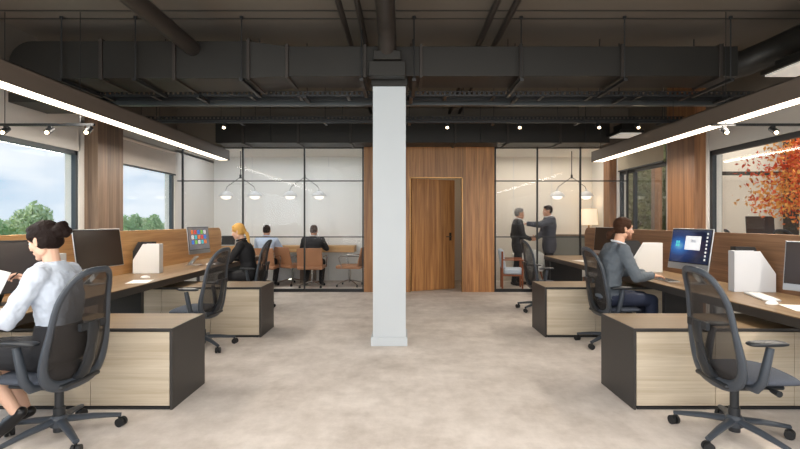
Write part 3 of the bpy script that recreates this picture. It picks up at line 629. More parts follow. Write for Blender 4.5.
def sheet(loc, rz, label, w=.21, l=.297):
    m = MB().box(-w/2, w/2, -l/2, l/2, 0, .002); o = m.obj('paper_sheet', 'paper'); o.location = loc; o.rotation_euler = (0, 0, rz); tag(o, label, 'paper')
sheet((-2.86, 5.22, Z+.001), .25, 'white paper sheet lying on the left desk below the blank monitor'); sheet((3.02, 3.62, Z+.001), -.3, 'white paper sheet at the right edge of the nearest right desk'); sheet((2.96, 7.9, Z+.001), .3, 'white paper sheet on the far end of the right desks')
keyboard((2.92, 5.38, Z+.001), 0, 'keyboard under the hands of the long-haired man', 'black_board'); keyboard((-2.86, 7.45, Z+.001), .0, 'white keyboard under the hands of the blonde woman'); keyboard((-2.95, 3.35, Z+.001), 0, 'keyboard on the desk in front of the dark-haired woman')
keyboard((3.1, 4.15, Z+.001), -.3, 'thin silver keyboard before the monitor at the right edge')

# ------------------------------------------------------------------ people
def mat3(f, u):
    f = Vector(f).normalized(); u = Vector(u); l = u.cross(f).normalized(); u = f.cross(l); return Matrix((f, l, u)).transposed()
def head_shapes(mb, c, R, male=False, k=1.0):
    c = Vector(c)
    def e(p, r, seg=18): mb.ell(c+R @ (Vector(p)*k), tuple(x*k for x in r), R, seg, 12)
    e((-.014, 0, .030), (.096, .076, .088)); e((.012, 0, -.036), (.070, .060, .074)); e((.045, 0, -.072), (.036, .034, .034)); e((.066, 0, -.096), (.020, .022, .017) if not male else (.023, .027, .019))
    e((.056, 0, .030), (.033, .052, .036)); e((.072, 0, .018), (.014, .044, .009))
    for s in (-1, 1):
        e((.052, s*.034, -.022), (.028, .024, .026)); e((.0, s*.05, -.065), (.035, .016, .03))
        e((-.004, s*.076, -.006), (.017, .007, .030)); e((-.002, s*.079, -.030), (.008, .006, .011)); e((-.012, s*.081, .006), (.009, .006, .022))
        e((.0915, s*.0095, -.037), (.009, .007, .007))
    mb.tube([c+R @ (Vector(p)*k) for p in ((.080, 0, .014), (.090, 0, -.008), (.1035, 0, -.031))], [.008*k, .0085*k, .0105*k], 12); e((.103, 0, -.033), (.010, .0105, .008))
    e((.083, 0, -.058), (.010, .020, .006)); e((.0815, 0, -.0685), (.010, .018, .006))
def head_details(par, c, R, lips='lips', brow='hair_dark', k=1.0, beard=None):
    c = Vector(c); P = lambda p: c+R @ (Vector(p)*k)
    for s in (-1, 1):
        o = MB().ell(P((.0695, s*.030, .000)), (.012*k,)*3, R).obj('eye', 'eye_white', par, smooth=True)
        MB().ell(P((.0785, s*.030, .000)), (.0038*k, .0065*k, .0065*k), R).obj('iris', 'iris', o, smooth=True)
        MB().tube([P((.086, s*.014, .017)), P((.0845, s*.030, .022)), P((.074, s*.046, .017))], [.002*k, .0038*k, .002*k], 8).obj('eyebrow', brow, par, smooth=True)
        MB().tube([P((.083, s*.018, .005)), P((.0855, s*.030, .0085)), P((.078, s*.042, .004))], [.0012*k, .002*k, .0012*k], 6).obj('eyelid', brow, par, smooth=True)
    m = MB(); m.ell(P((.0855, 0, -.0595)), (.0085*k, .0185*k, .0038*k), R); m.ell(P((.084, 0, -.067)), (.0085*k, .0165*k, .0045*k), R); m.obj('lips', lips, par, smooth=True)
    if beard:
        m = MB()
        for p, r in (((.05, 0, -.082), (.040, .040, .032)), ((.066, 0, -.1), (.024, .028, .02)), ((.022, .046, -.058), (.04, .016, .034)), ((.022, -.046, -.058), (.04, .016, .034)), ((.01, .058, -.04), (.012, .008, .02)), ((.01, -.058, -.04), (.012, .008, .02))): m.ell(P(p), tuple(x*k for x in r), R)
        b = remesh(m.obj('beard', beard, par), .006, 3)
        MB().ell(P((.0835, 0, -.0505)), (.008*k, .022*k, .004*k), R).obj('moustache', beard, par, smooth=True)
def hair(par, c, R, mat, style, k=1.0):
    c = Vector(c); m = MB()
    def e(p, r): m.ell(c+R @ (Vector(p)*k), tuple(x*k for x in r), R, 20, 14)
    if style == 'short':
        e((-.020, 0, .042), (.098, .081, .088)); e((-.050, 0, -.005), (.060, .074, .062)); e((.03, 0, .085), (.05, .055, .034))
    else:
        e((-.020, 0, .040), (.101, .084, .092)); e((-.048, 0, -.008), (.062, .077, .066)); e((.012, .028, .080), (.055, .05, .034)); e((.012, -.028, .080), (.055, .05, .034))
        for s in (-1, 1): e((.0, s*.066, .038), (.056, .021, .044)); e((-.035, s*.06, -.01), (.05, .022, .05))
    if style == 'bun':
        cc = Vector((-.140, 0, .035)); 
        for i in range(7): q = 2*PI*i/7; e(tuple(cc+Vector((.012*math.cos(i*2.1), .030*math.cos(q), .030*math.sin(q)))), (.030, .030, .028))
        e(tuple(cc), (.034, .034, .034)); e((-.10, 0, .03), (.04, .04, .04))
    if style == 'lowbun':
        e((-.152, 0, -.078), (.034, .034, .038)); e((-.158, 0, -.108), (.022, .024, .028)); e((-.115, 0, -.045), (.028, .026, .024))
    if style == 'pony':
        m.tube([c+R @ (Vector(p)*k) for p in ((-.095, 0, -.02), (-.125, 0, -.07), (-.125, 0, -.14), (-.115, 0, -.21), (-.1, 0, -.27))], [.026, .028, .026, .018, .006], 12); e((-.085, 0, -.01), (.045, .05, .05))
    return remesh(m.obj('hair', mat, par), .006, 3, .006, .02)
def hand(mb, w, d, n, thumb, curl=.35, k=1.0, spread=1.0, mittens=False):
    """w wrist, d direction of the hand, n palm normal, thumb: +1/-1 which side"""
    w = Vector(w); d = Vector(d).normalized(); n = Vector(n); n = (n-d*n.dot(d)).normalized(); s = n.cross(d)*thumb
    R = Matrix((d, s, n)).transposed(); mb.ell(w+d*.045*k, (.052*k, .040*k, .016*k), R); mb.ell(w+d*.068*k+s*.004*k, (.03*k, .041*k, .013*k), R); mb.cap(w-d*.02*k, w+d*.02*k, .024*k, .022*k)
    L = [.070, .078, .072, .056]
    for i in range(4):
        off = (.031-.0205*i)*spread; p = w+d*(.084-.004*abs(i-1.3))*k+s*off*k; ang = .12+.05*i; dd = (d+s*(.10-.07*i)*spread).normalized(); fl = L[i]*k; a = 0
        for j, (q, r0, r1) in enumerate(((.45, .0088, .0082), (.32, .0082, .0076), (.25, .0076, .0066))):
            a += curl*(1+.15*i)*(1 if j else .6); v = dd*math.cos(a)+n*math.sin(a); p2 = p+v*fl*q; mb.cap(p, p2, r0*k, r1*k, 10); p = p2
    p = w+d*.022*k+s*.026*k; v = (d*.62+s*.68+n*.35).normalized(); p2 = p+v*.045*k; mb.cap(p, p2, .0135*k, .0105*k, 10); v = (d*.9+s*.25+n*(.3+curl*.5)).normalized(); mb.cap(p2, p2+v*.032*k, .0105*k, .008*k, 10)
def lerp(a, b, t): return Vector(a)*(1-t)+Vector(b)*t
def torso_secs(P, Cc, Nn, side, inf=0, sh=.17, hip=.165, waist=.13, z0=-.1, top=True, deep=1.0):
    P, Cc, Nn = Vector(P), Vector(Cc), Vector(Nn); side = Vector(side).normalized(); out = []
    def pt(t):
        if t < 0: return P+(Cc-P)*t*.9
        return (P*(1-t)**2+Cc*2*t*(1-t)+Nn*t*t) if False else (lerp(P, Cc, t/.62) if t < .62 else lerp(Cc, Nn, (t-.62)/.38))
    prof = [(-.22, .085, hip*.80), (-.1, .105, hip), (.02, .112, hip), (.2, .10, (hip+waist)/2), (.36, .095, waist), (.52, .108, waist*1.10), (.66, .117, sh*.93), (.8, .108, sh*.98), (.9, .085, sh*.84), (.97, .064, sh*.55), (1.03, .052, .062)]
    for t, f, w in prof:
        u = (pt(min(1, t+.08))-pt(t-.08)).normalized(); fw = side.cross(u).normalized()
        out.append((pt(t), fw*(f*deep+inf), side*(w+inf)))
    return out
def person(name, label, loc, rz, J, cfg):
    """J joints in a frame facing +x, left = +y. cfg: materials and style"""
    r = thing(name, label, 'person', loc, rz); vox = cfg.get('vox', .006); fem = cfg.get('fem', False); g = cfg.get
    side = (J['ls']-J['rs']).normalized(); inf = g('inf', .012)
    kw = dict(sh=.155 if fem else .18, hip=.165 if fem else .155, waist=.115 if fem else .14)
    b = MB(); b.loft(torso_secs(J['P'], J['C'], J['N'], side, -.004, **kw)); R = mat3(J['hf'], J.get('hu', (0, 0, 1)))
    head_shapes(b, J['H'], R, not fem); Hc = Vector(J['H'])
    b.cap(J['N']-Vector((0, 0, .04)), Hc+R @ Vector((-.022, 0, -.045)), .052 if fem else .06, .046 if fem else .054)
    for s in 'lr':
        b.cap(J[s+'s'], J[s+'e'], .042, .034); b.cap(J[s+'e'], J[s+'w'], .036, .023)
        b.cap(J['N'], J[s+'s'], .04, .045)
        b.cap(J[s+'h'], J[s+'k'], .075, .05); b.cap(J[s+'k'], lerp(J[s+'k'], J[s+'a'], .35), .05, .05); b.cap(lerp(J[s+'k'], J[s+'a'], .35), J[s+'a'], .05, .033); b.cap(J[s+'a'], J[s+'t'], .03, .02)
        hd, hn, cu = J[s+'hand']; hand(b, J[s+'w'], hd, hn, g('thumb', {'l': 1, 'r': -1})[s], cu)
    body = remesh(b.obj('body', g('skin'), r), vox, 2)
    head_details(body, Hc, R, g('lips', 'lips'), g('brow', 'hair_dark'), beard=g('beard'))
    hair(r, Hc, R, g('hair'), g('style', 'short'))
    # upper garment
    m = MB(); m.loft(torso_secs(J['P'], J['C'], J['N'], side, inf, **kw)[0 if g('long') else 3 if g('skirt') else 1:])
    for s in 'lr':
        m.cap(J['N']-Vector((0, 0, .04)), J[s+'s'], .05+inf, .056+inf); m.cap(J[s+'s'], J[s+'e'], .05+inf, .042+inf); m.cap(J[s+'e'], lerp(J[s+'e'], J[s+'w'], .93), .042+inf, .029+inf*.8)
        if g('long'): m.cap(J[s+'h'], lerp(J[s+'h'], J[s+'k'], .22), .10+inf, .098+inf)
    remesh(m.obj(g('topname', 'jacket'), g('top'), r), g('cvox', .010), 4, g('fold', .014), .07)
    # collar
    cl = MB(); n0 = J['N']; up = (Hc-n0).normalized(); pts = []; fw = Vector(side).cross(Vector((0, 0, 1))).normalized()
    for i in range(20): q = 2*PI*i/20; pts.append(n0+up*(.034)+fw*math.cos(q)*(.062 if not fem else .066)+side*math.sin(q)*(.066 if not fem else .07)-Vector((0, 0, .018))*math.cos(q))
    if g('ruffle'):
        cl = MB(); n = 48; ring = []
        for j in range(7):
            t = j/6
            for i in range(n):
                q = 2*PI*i/n; wv = .007*math.sin(q*9)*t; rf = .056+(.052+wv)*t; rs_ = .058+(.092+wv)*t
                ring.append(n0+up*(.032-.012*t)+fw*math.cos(q)*rf+side*math.sin(q)*rs_-Vector((0, 0, .010+.055*t*t+wv)))
        cl.add(ring, [(j*n+i, j*n+(i+1) % n, (j+1)*n+(i+1) % n, (j+1)*n+i) for j in range(6) for i in range(n)]); q = cl.obj('collar', g('top'), r, smooth=True); so_ = q.modifiers.new('thick', 'SOLIDIFY'); so_.thickness = .006
    else: cl.tube(pts, .011, 8, closed=True, flat=1.7); cl.obj('collar', g('collar', g('top')), r, smooth=True)
    if g('cuff'):
        for s in 'lr': q = lerp(J[s+'e'], J[s+'w'], .9); MB().tube([q, lerp(J[s+'e'], J[s+'w'], 1.0)], [.032, .03], 14).obj('cuff', g('cuff'), r, smooth=True)
    if g('tie'):
        f = J['C']; fwd = fw*-1 if (J['H']-J['N']).dot(fw) < -9 else fw; fc = Vector(side).cross(Vector((0, 0, 1)))
        fc = fc if fc.dot(R @ Vector((1, 0, 0))) > 0 else -fc; c0 = J['N']; c1 = J['C']
        m = MB(); m.add([c0+fc*.075+side*.045+Vector((0, 0, -.01)), c0+fc*.075-side*.045+Vector((0, 0, -.01)), c1+fc*.142+Vector((0, 0, -.02))], [(0, 2, 1)]); m.prism([c0+fc*.07+side*.045+Vector((0, 0, -.02)), c0+fc*.07-side*.045+Vector((0, 0, -.02)), c1+fc*.125+Vector((0, 0, -.02))], fc*.018); m.obj('shirt_front', g('collar', 'shirt_white'), r)
        m = MB(); m.tube([c0+fc*.09-Vector((0, 0, .01)), c0+fc*.10-Vector((0, 0, .05)), c1+fc*.148], [.012, .016, .022], 8, flat=.4, up=side); m.obj('tie', g('tie'), r, smooth=True)
    # lower garment
    m = MB(); m.loft(torso_secs(J['P'], J['C'], J['N'], side, .022 if g('skirt') else .010, **kw)[:5 if g('skirt') else 4])
    for s in 'lr':
        if g('skirt'): m.cap(J[s+'h'], lerp(J[s+'h'], J[s+'k'], .93), .098, .078)
        else:
            m.cap(J[s+'h'], J[s+'k'], .092, .068); m.cap(J[s+'k'], lerp(J[s+'k'], J[s+'a'], .5), .067, .063); m.cap(lerp(J[s+'k'], J[s+'a'], .5), lerp(J[s+'k'], J[s+'a'], .93), .063, .056)
    if g('skirt'): m.cap(lerp(J['lh'], J['rh'], .5), lerp(lerp(J['lh'], J['lk'], .9), lerp(J['rh'], J['rk'], .9), .5), .085, .068)
    remesh(m.obj('skirt' if g('skirt') else 'trousers', g('bottom'), r), g('cvox', .010), 4, .008, .09)
    for s in 'lr':
        a, t = J[s+'a'], J[s+'t']; d = (t-a).normalized(); m = MB(); heel = a-d*.035-Vector((0, 0, .055)) if not g('skirt') else a-d*.03-Vector((0, 0, .03))
        m.cap(heel+Vector((0, 0, .018)), lerp(heel, t, .55)+Vector((0, 0, .01)), .036, .042); m.cap(lerp(heel, t, .55)+Vector((0, 0, .008)), t, .042, .03)
        if not g('skirt'): m.cap(a-Vector((0, 0, .02)), a-Vector((0, 0, .03)), .042, .042)
        remesh(m.obj('shoe', 'shoe_black', r), .008, 3)
    return r
V = Vector
def seated(lean=0, hz=1.24, hx=None, **k):
    """seated on a task chair, facing +x"""
    J = dict(P=V((-.09, 0, .565)), C=V((-.05+lean*.7, 0, .90)), N=V((-.03+lean, 0, 1.10)), ls=V((-.03+lean, .175, 1.06)), rs=V((-.03+lean, -.175, 1.06)), H=V((.02+lean, 0, hz)), hf=V((1, 0, -.12)),
             lh=V((-.05, .09, .55)), rh=V((-.05, -.09, .55)), lk=V((.37, .11, .53)), rk=V((.37, -.11, .53)), la=V((.34, .11, .10)), ra=V((.34, -.11, .10)), lt=V((.48, .12, .035)), rt=V((.48, -.12, .035)))
    J.update(k); return J
# woman in the foreground (left), faces the windows
J = seated(0.0, 1.275, C=V((-.09, 0, .88)), N=V((-.05, 0, 1.115)), H=V((.005, 0, 1.272)), hf=V((1, -.10, -.30)), ls=V((-.06, .155, 1.055)), rs=V((-.05, -.155, 1.055)),
    re=V((.10, -.26, .84)), rw=V((.185, -.13, .985)), rhand=(V((.55, .45, .55)), V((.3, .7, -.5)), .6),
    le=V((.06, .235, .80)), lw=V((.29, .16, .82)), lhand=(V((1, -.3, .1)), V((0, -.5, .85)), .35),
    lk=V((.36, .08, .55)), rk=V((.38, -.10, .55)), la=V((.13, .06, .18)), ra=V((.24, -.16, .11)), lt=V((.26, .07, .045)), rt=V((.39, -.18, .035)))
person('person', 'woman with dark bun in pale blouse and black skirt, holding a sheet, left foreground', (-2.31, 3.1, 0), PI+.02, J,
       dict(skin='skin_fair', hair='hair_black', style='bun', fem=True, top='blouse', topname='blouse', bottom='skirt', skirt=True, vox=.0045, cvox=.007, fold=.024, inf=.014, collar='blouse', ruffle=True))
# the sheet and the pen in her hands
m = MB(); nx, ny = 6, 8; vs = []
for j in range(ny+1):
    for i in range(nx+1): u, v = i/nx-.5, j/ny-.5; vs.append((u*.22, v*.30, .012*math.sin(u*3)+.01*v*v))
fs = [(j*(nx+1)+i, j*(nx+1)+i+1, (j+1)*(nx+1)+i+1, (j+1)*(nx+1)+i) for j in range(ny) for i in range(nx)]
m.add(vs, fs); o = m.obj('paper_sheet', 'paper', smooth=True); sm = o.modifiers.new('thick', 'SOLIDIFY'); sm.thickness = .001
o.rotation_euler = (1.25, .3, .30); o.location = (-2.66, 3.02, .96); tag(o, 'white sheet of paper held up by the dark-haired woman', 'paper')
m = MB(); m.tube([(0, 0, 0), (.13, 0, 0), (.142, 0, 0)], [.0045, .0045, .001], 8); o = m.obj('pen', 'black_board', smooth=True); o.location = (-2.52, 3.14, 1.06); o.rotation_euler = (0, .6, 2.9); tag(o, 'dark pen in the raised hand of the dark-haired woman', 'pen')
# man with the ponytail
J = seated(.06, 1.30, P=V((-.07, 0, .57)), C=V((-.03, 0, .93)), N=V((.04, 0, 1.13)), H=V((.115, 0, 1.315)), hf=V((1, -.10, -.10)), ls=V((.03, .185, 1.075)), rs=V((.03, -.185, 1.075)),
    re=V((.13, -.26, .80)), rw=V((.36, -.14, .805)), rhand=(V((1, .15, -.08)), V((0, 0, -1)), .22), le=V((.15, .26, .81)), lw=V((.40, .12, .805)), lhand=(V((1, -.1, -.08)), V((0, 0, -1)), .22),
    la=V((.38, .11, .10)), ra=V((.38, -.11, .10)), lt=V((.52, .12, .035)), rt=V((.52, -.12, .035)))
person('person', 'man with tied-back brown hair and beard in grey suit, typing at right desk', (2.36, 5.38, 0), 0, J,
       dict(skin='skin_man', hair='hair_brown', style='lowbun', top='suit_grey', bottom='trousers_navy', collar='shirt_white', cuff='shirt_white', beard='stubble', brow='hair_brown', vox=.006, cvox=.009, inf=.018, fold=.024, tie='tie_dark'))
# blonde woman
J = seated(.08, 1.22, P=V((-.04, 0, .57)), C=V((.02, 0, .88)), N=V((.09, 0, 1.075)), H=V((.155, 0, 1.235)), hf=V((1, .05, -.28)), ls=V((.07, .155, 1.02)), rs=V((.07, -.155, 1.02)),
    re=V((.2, -.24, .80)), rw=V((.42, -.12, .80)), rhand=(V((1, .1, -.06)), V((0, 0, -1)), .3), le=V((.2, .24, .80)), lw=V((.41, .13, .80)), lhand=(V((1, -.1, -.06)), V((0, 0, -1)), .3))
person('person', 'blonde woman in black sweater with ponytail, working at the far left desk', (-2.44, 7.55, 0), PI, J,
       dict(skin='skin_fair', hair='hair_blonde', style='pony', fem=True, top='sweater_black', topname='sweater', bottom='trousers_dark', brow='hair_blonde', vox=.007, cvox=.010))
# two men at the meeting table (facing +Y)
def back_man(x, label, hairm, top, topname, bottom, tilt, seatz=.47, y=10.28):
    J = seated(.05, 1.19, P=V((-.06, 0, .55)), C=V((-.02, 0, .87)), N=V((.03, 0, 1.04)), H=V((.08, tilt*.1, 1.185)), hf=V((1, tilt, -.30)), ls=V((.03, .19, .985)), rs=V((.03, -.19, .985)),
        re=V((.18, -.27, .80)), rw=V((.38, -.10, .87)), rhand=(V((1, .3, 0)), V((0, 0, -1)), .35), le=V((.18, .27, .80)), lw=V((.38, .10, .87)), lhand=(V((1, -.3, 0)), V((0, 0, -1)), .35),
        lk=V((.36, .15, .50)), rk=V((.36, -.15, .50)), la=V((.06, .17, .10)), ra=V((.06, -.17, .10)), lt=V((.19, .19, .035)), rt=V((.19, -.19, .035)))
    person('person', label, (x, y, 0), PI/2, J, dict(skin='skin_tan', hair=hairm, top=top, topname=topname, bottom=bottom, vox=.009, cvox=.012, collar='shirt_white' if topname == 'jacket' else top, inf=.016))
back_man(-2.93, 'man in pale blue shirt seated at the meeting table, seen from behind', 'hair_dark', 'shirt_blue', 'shirt', 'trousers_dark', .1)
back_man(-1.93, 'man in black jacket seated at the meeting table, seen from behind', 'hair_brown', 'suit_black', 'jacket', 'trousers_dark', -.1)
# two standing men shaking hands
def standing(hgt=1.0, **k):
    J = dict(P=V((0, 0, .95)), C=V((0, 0, 1.27)), N=V((.0, 0, 1.47)), H=V((.04, 0, 1.615)), hf=V((1, 0, -.03)), ls=V((0, .19, 1.42)), rs=V((0, -.19, 1.42)), lh=V((0, .09, .90)), rh=V((0, -.09, .90)),
             lk=V((.03, .10, .49)), rk=V((.0, -.10, .49)), la=V((-.04, .11, .09)), ra=V((-.02, -.11, .09)), lt=V((.11, .13, .035)), rt=V((.13, -.13, .035)))
    J.update(k)
    for a, v in J.items():
        if isinstance(v, Vector) and a not in ('hf', 'hu'): J[a] = v*hgt
    return J
yS = 10.45
J = standing(.965, rw=V((.27, -.06, 1.04)), re=V((.06, -.25, 1.12)), rhand=(V((1, .1, 0)), V((0, 1, .1)), .35), le=V((-.06, .24, 1.12)), lw=V((.06, .25, .88)), lhand=(V((.2, 0, -1)), V((0, -1, 0)), .4),
    lk=V((.07, .10, .49)), la=V((.05, .11, .09)), lt=V((.2, .13, .035)), rk=V((-.05, -.1, .49)), ra=V((-.12, -.11, .09)), rt=V((.03, -.13, .035)))
person('person', 'grey-haired man in black suit shaking hands behind the right glass wall', (2.50, yS, 0), .0, J, dict(skin='skin_tan', hair='hair_grey', top='suit_black', bottom='trousers_dark', collar='shirt_white', cuff='shirt_white', vox=.009, cvox=.012, long=True, inf=.018, brow='hair_grey', tie='tie_dark'))
J = standing(1.0, rw=V((.30, .04, 1.03)), re=V((.09, -.23, 1.12)), rhand=(V((1, -.2, 0)), V((0, 1, .1)), .35), le=V((.26, .20, 1.32)), lw=V((.50, .10, 1.34)), lhand=(V((1, -.1, -.1)), V((0, -.2, -1)), .3))
person('person', 'dark-haired man in charcoal suit touching the shoulder of the grey-haired man', (3.19, yS+.02, 0), PI, J, dict(skin='skin_tan', hair='hair_dark', top='suit_charcoal', bottom='trousers_dark', collar='shirt_white', cuff='shirt_white', vox=.009, cvox=.012, long=True, inf=.03, tie='tie_dark'))
# ------------------------------------------------------------------ meeting room, left
r = thing('meeting_table', 'long thick oak meeting table against the rear of the left glass room', 'table', (-2.72, 10.95, 0))
Bx(-1.65, 1.63, -.25, .28, .70, .84).obj('table_top', 'table_oak', r, bevel=.006)
for x in (-1.2, .55): Bx(x-.16, x+.16, -.1, .2, 0, .70).obj('table_leg', 'walnut_grey', r, bevel=.004)
def meet_chair(loc, rz, label, first=None):
    if first: return dup(first, loc, rz, label)
    r = thing('meeting_chair', label, 'chair', loc, rz)     # faces +x
    m = MB(); m.prism([(-.25, -.27, .43), (-.25, .27, .43), (-.34, .26, .84), (-.34, -.26, .84)][::-1], (.035, 0, .0)); m.obj('backrest', 'leather_tan', r, bevel=.02, seg=3)
    m = MB(); m.box(-.30, .24, -.26, .26, .39, .46); m.obj('seat', 'leather_tan', r, bevel=.025, seg=3)
    for s in (-1, 1):
        MB().tube([(-.29, s*.285, .66), (.12, s*.29, .66), (.16, s*.29, .62), (.10, s*.285, .42)], .011, 8).obj('armrest', 'chrome', r, smooth=True)
    MB().cyl((0, 0, .08), (0, 0, .40), .024).obj('column', 'chrome', r, smooth=True)
    for k in range(4):
        q = PI/4+PI/2*k; d = V((math.cos(q), math.sin(q), 0)); l = MB().tube([V((0, 0, .13)), d*.16+V((0, 0, .10)), d*.31+V((0, 0, .055))], [.016, .014, .011], 8).obj('base_leg', 'chrome', r, smooth=True)
        MB().cyl(d*.31+V((-.012, 0, .026)), d*.31+V((.012, 0, .026)), .026).obj('caster', 'rubber', l, smooth=True)
    return r
mc = meet_chair((-2.93, 10.20, 0), PI/2, 'tan leather chair under the man in the blue shirt'); meet_chair((-1.93, 10.20, 0), PI/2, 'tan leather chair under the man in the black jacket', mc)
meet_chair((-1.15, 10.35, 0), PI-.15, 'empty tan leather swivel chair at the right end of the meeting table', mc); meet_chair((-2.42, 10.55, 0), .9, 'tan leather swivel chair standing between the two seated men', mc)
r = thing('laptop', 'small dark laptop open at the left end of the meeting table', 'laptop', (-4.0, 10.9, .84), .1); Bx(-.15, .15, -.1, .1, 0, .015).obj('laptop_base', 'silver', r, bevel=.003)
m = MB(); m.prism([(-.15, .10, .015), (.15, .10, .015), (.15, .16, .22), (-.15, .16, .22)], (0, .008, 0)); m.obj('laptop_lid', 'black_board', r)
# pendants
def pendant(px, label, y=10.3, px_per=None):
    x = (px-403)*y/480; zh = 1.4+44*y/480; r = thing('pendant_lamp', label, 'lamp', (x, y, 2.9))
    MB().cyl((0, 0, zh-2.9), (0, 0, 0), .009, seg=8).obj('stem', 'black_metal', r); MB().cyl((0, 0, zh-2.9-.03), (0, 0, zh-2.9+.05), .022).obj('hub', 'black_metal', r, smooth=True)
    for s in (-1, 1):
        zz = zh-2.9; MB().tube([(0, 0, zz), (s*.22, 0, zz-.16), (s*.29, 0, zz-.21), (s*.31, 0, zz-.30)], .006, 8).obj('arm', 'black_metal', r, smooth=True)
        c = (s*.31, 0, zz-.42); sh = MB().lathe([(.014, .17), (.02, .12), (.06, .105), (.12, .07), (.155, .02), (.16, .0), (.15, .0), (.11, .06), (.02, .10)], c, 28).obj('lamp_shade', 'dome_white', r, smooth=True)
        MB().ell((c[0], 0, c[2]-.0), (.105, .105, .06)).obj('bulb', 'globe', sh, smooth=True)
    MB().tube([(-.27, 0, zh-2.9-.15), (.27, 0, zh-2.9-.15)], .003, 6).obj('cross_bar', 'chrome', r)
pendant(240.5, 'two-armed pendant lamp with white domes, left one in the left glass room'); pendant(304.7, 'two-armed pendant lamp with white domes, right one in the left glass room'); pendant(571.7, 'two-armed pendant lamp with white domes in the right glass room')
# ------------------------------------------------------------------ lounge, right
r = thing('sideboard', 'low grey sideboard along the right glass room', 'cabinet', (3.9, 11.0, 0)); Bx(-.62, .5, -.2, .28, .05, 1.06).obj('cabinet_body', 'cabinet_grey', r, bevel=.004); Bx(-.64, .52, -.22, .28, 1.06, 1.09).obj('cabinet_top', 'walnut_grey', r, bevel=.003); Bx(-.58, .46, -.17, .25, 0, .05).obj('plinth', 'black_board', r)
r = thing('table_lamp', 'glowing table lamp with cream drum shade in the right glass room', 'lamp', (4.2, 10.85, 1.09)); MB().lathe([(.07, 0), (.07, .02), (.02, .04), (.015, .28)], (0, 0, 0), 20).obj('lamp_base', 'brass', r, smooth=True); MB().lathe([(.20, .22), (.17, .58), (.165, .58), (.195, .22)], (0, 0, 0), 28).obj('lamp_shade', 'lamp_shade', r, smooth=True)
l = bpy.data.lights.new('bulb', 'POINT'); l.energy = 8; l.color = (1, .8, .55); l.shadow_soft_size = .05; o = bpy.data.objects.new('bulb', l); C.objects.link(o); o.parent = r; o.location = (0, 0, .4)
def tub(loc, rz, label, mat='sofa_white', first=None):
    r = thing('lounge_chair', label, 'lounge chair', loc, rz)   # faces +x
    m = MB(); n = 14; secs = []
    path = [(.20, -.30)]+[(-.05+.33*math.cos(PI/2+PI*k/n)*1.0, -.33*math.cos(PI*k/n)) for k in range(n+1)]+[(.20, .30)]
    m.tube([(x, y, .55+(.12 if x < 0 else .0)*min(1, -x/.3)) for x, y in path], .055, 10, flat=3.0, up=(0, 0, 0.001)) if False else None
    for i in range(len(path)-1):
        pass
    vs = []; fs = []; L = len(path)
    for (x, y) in path:
        top = .62+.14*max(0, -x/.38); nx, ny = (x+.02, y); q = math.hypot(nx, ny) or 1
        for (o, z) in ((.0, .30), (.035, .30), (.055, top-.03), (.03, top), (-.02, top), (-.035, top-.04), (-.03, .30)): vs.append((x+nx/q*o, y+ny/q*o, z))
    for i in range(L-1):
        for k in range(7): fs.append((i*7+k, i*7+(k+1) % 7, (i+1)*7+(k+1) % 7, (i+1)*7+k))
    fs += [tuple(range(7))[::-1], tuple(range((L-1)*7, L*7))]
    m.add(vs, fs); m.obj('shell', mat, r, smooth=True, subsurf=1)
    Bx(-.30, .27, -.27, .27, .28, .43).obj('seat', mat, r, bevel=.04, seg=3)
    for a in (-1, 1):
        for b in (-1, 1): MB().cyl((a*.2, b*.2, .30), (a*.27, b*.26, 0), .018, .011, 10).obj('leg', 'wood_leg', r, smooth=True)
tub((3.72, 9.95, 0), 1.9, 'white rounded lounge chair right of the two standing men'); tub((2.85, 10.85, 0), -1.6, 'white rounded lounge chair behind the two standing men')
r = thing('armchair', 'wooden-framed armchair with pale blue cushions just inside the right glass wall', 'armchair', (2.25, 9.95, 0), -.15)
for x, y in ((-.2, -.24), (.2, -.24), (-.2, .24), (.2, .24)): MB().cyl((x, y, 0), (x, y, .62 if x > 0 else .78), .018, .02, 10).obj('leg', 'wood_leg', r, smooth=True)
for y in (-.24, .24): MB().box(-.21, .23, y-.022, y+.022, .60, .625).obj('armrest', 'wood_leg', r, bevel=.005)
MB().box(-.2, .2, -.24, .24, .28, .31).obj('seat_frame', 'wood_leg', r, bevel=.004)
MB().box(-.17, .22, -.21, .21, .31, .43).obj('seat_cushion', 'fabric_blue', r, bevel=.04, seg=3)
m = MB(); m.prism([(-.22, -.21, .42), (-.22, .21, .42), (-.28, .21, .82), (-.28, -.21, .82)][::-1], (.10, 0, 0)); m.obj('back_cushion', 'fabric_blue', r, bevel=.035, seg=3)
# ------------------------------------------------------------------ next room behind the right windows
struct('floor_next_room', Bx(XW+.2, 11, 3, 12, .04, .14), 'carpet'); struct('ceiling_next_room', Bx(XW+.2, 11, 3, 12, 3.6, 3.7), 'wall_white')
struct('wall_next_room', Bx(6.15, 11, 11.0, 11.1, 0, 3.6), 'wall_cream'); struct('wall_far_right', Bx(10.9, 11, 3, 12, 0, 3.6), 'wall_white'); struct('trim_7', Bx(6.85, 7.05, 10.6, 10.8, 0, 3.6), 'dark_paint'); struct('trim_8', Bx(8.55, 8.75, 10.6, 10.8, 0, 3.6), 'dark_paint'); struct('trim_9', Bx(7.05, 8.55, 10.66, 10.74, 2.42, 2.5), 'dark_paint')
r = thing('office_desk', 'white desk in the room behind the right window', 'desk', (7.1, 9.75, .14)); Bx(-.7, .7, -.35, .35, .69, .72).obj('desk_surface', 'white_plastic', r, bevel=.003)
for a in (-.65, .65):
    for b in (-.3, .3): Bx(a-.02, a+.02, b-.02, b+.02, 0, .69).obj('desk_leg', 'white_plastic', r)
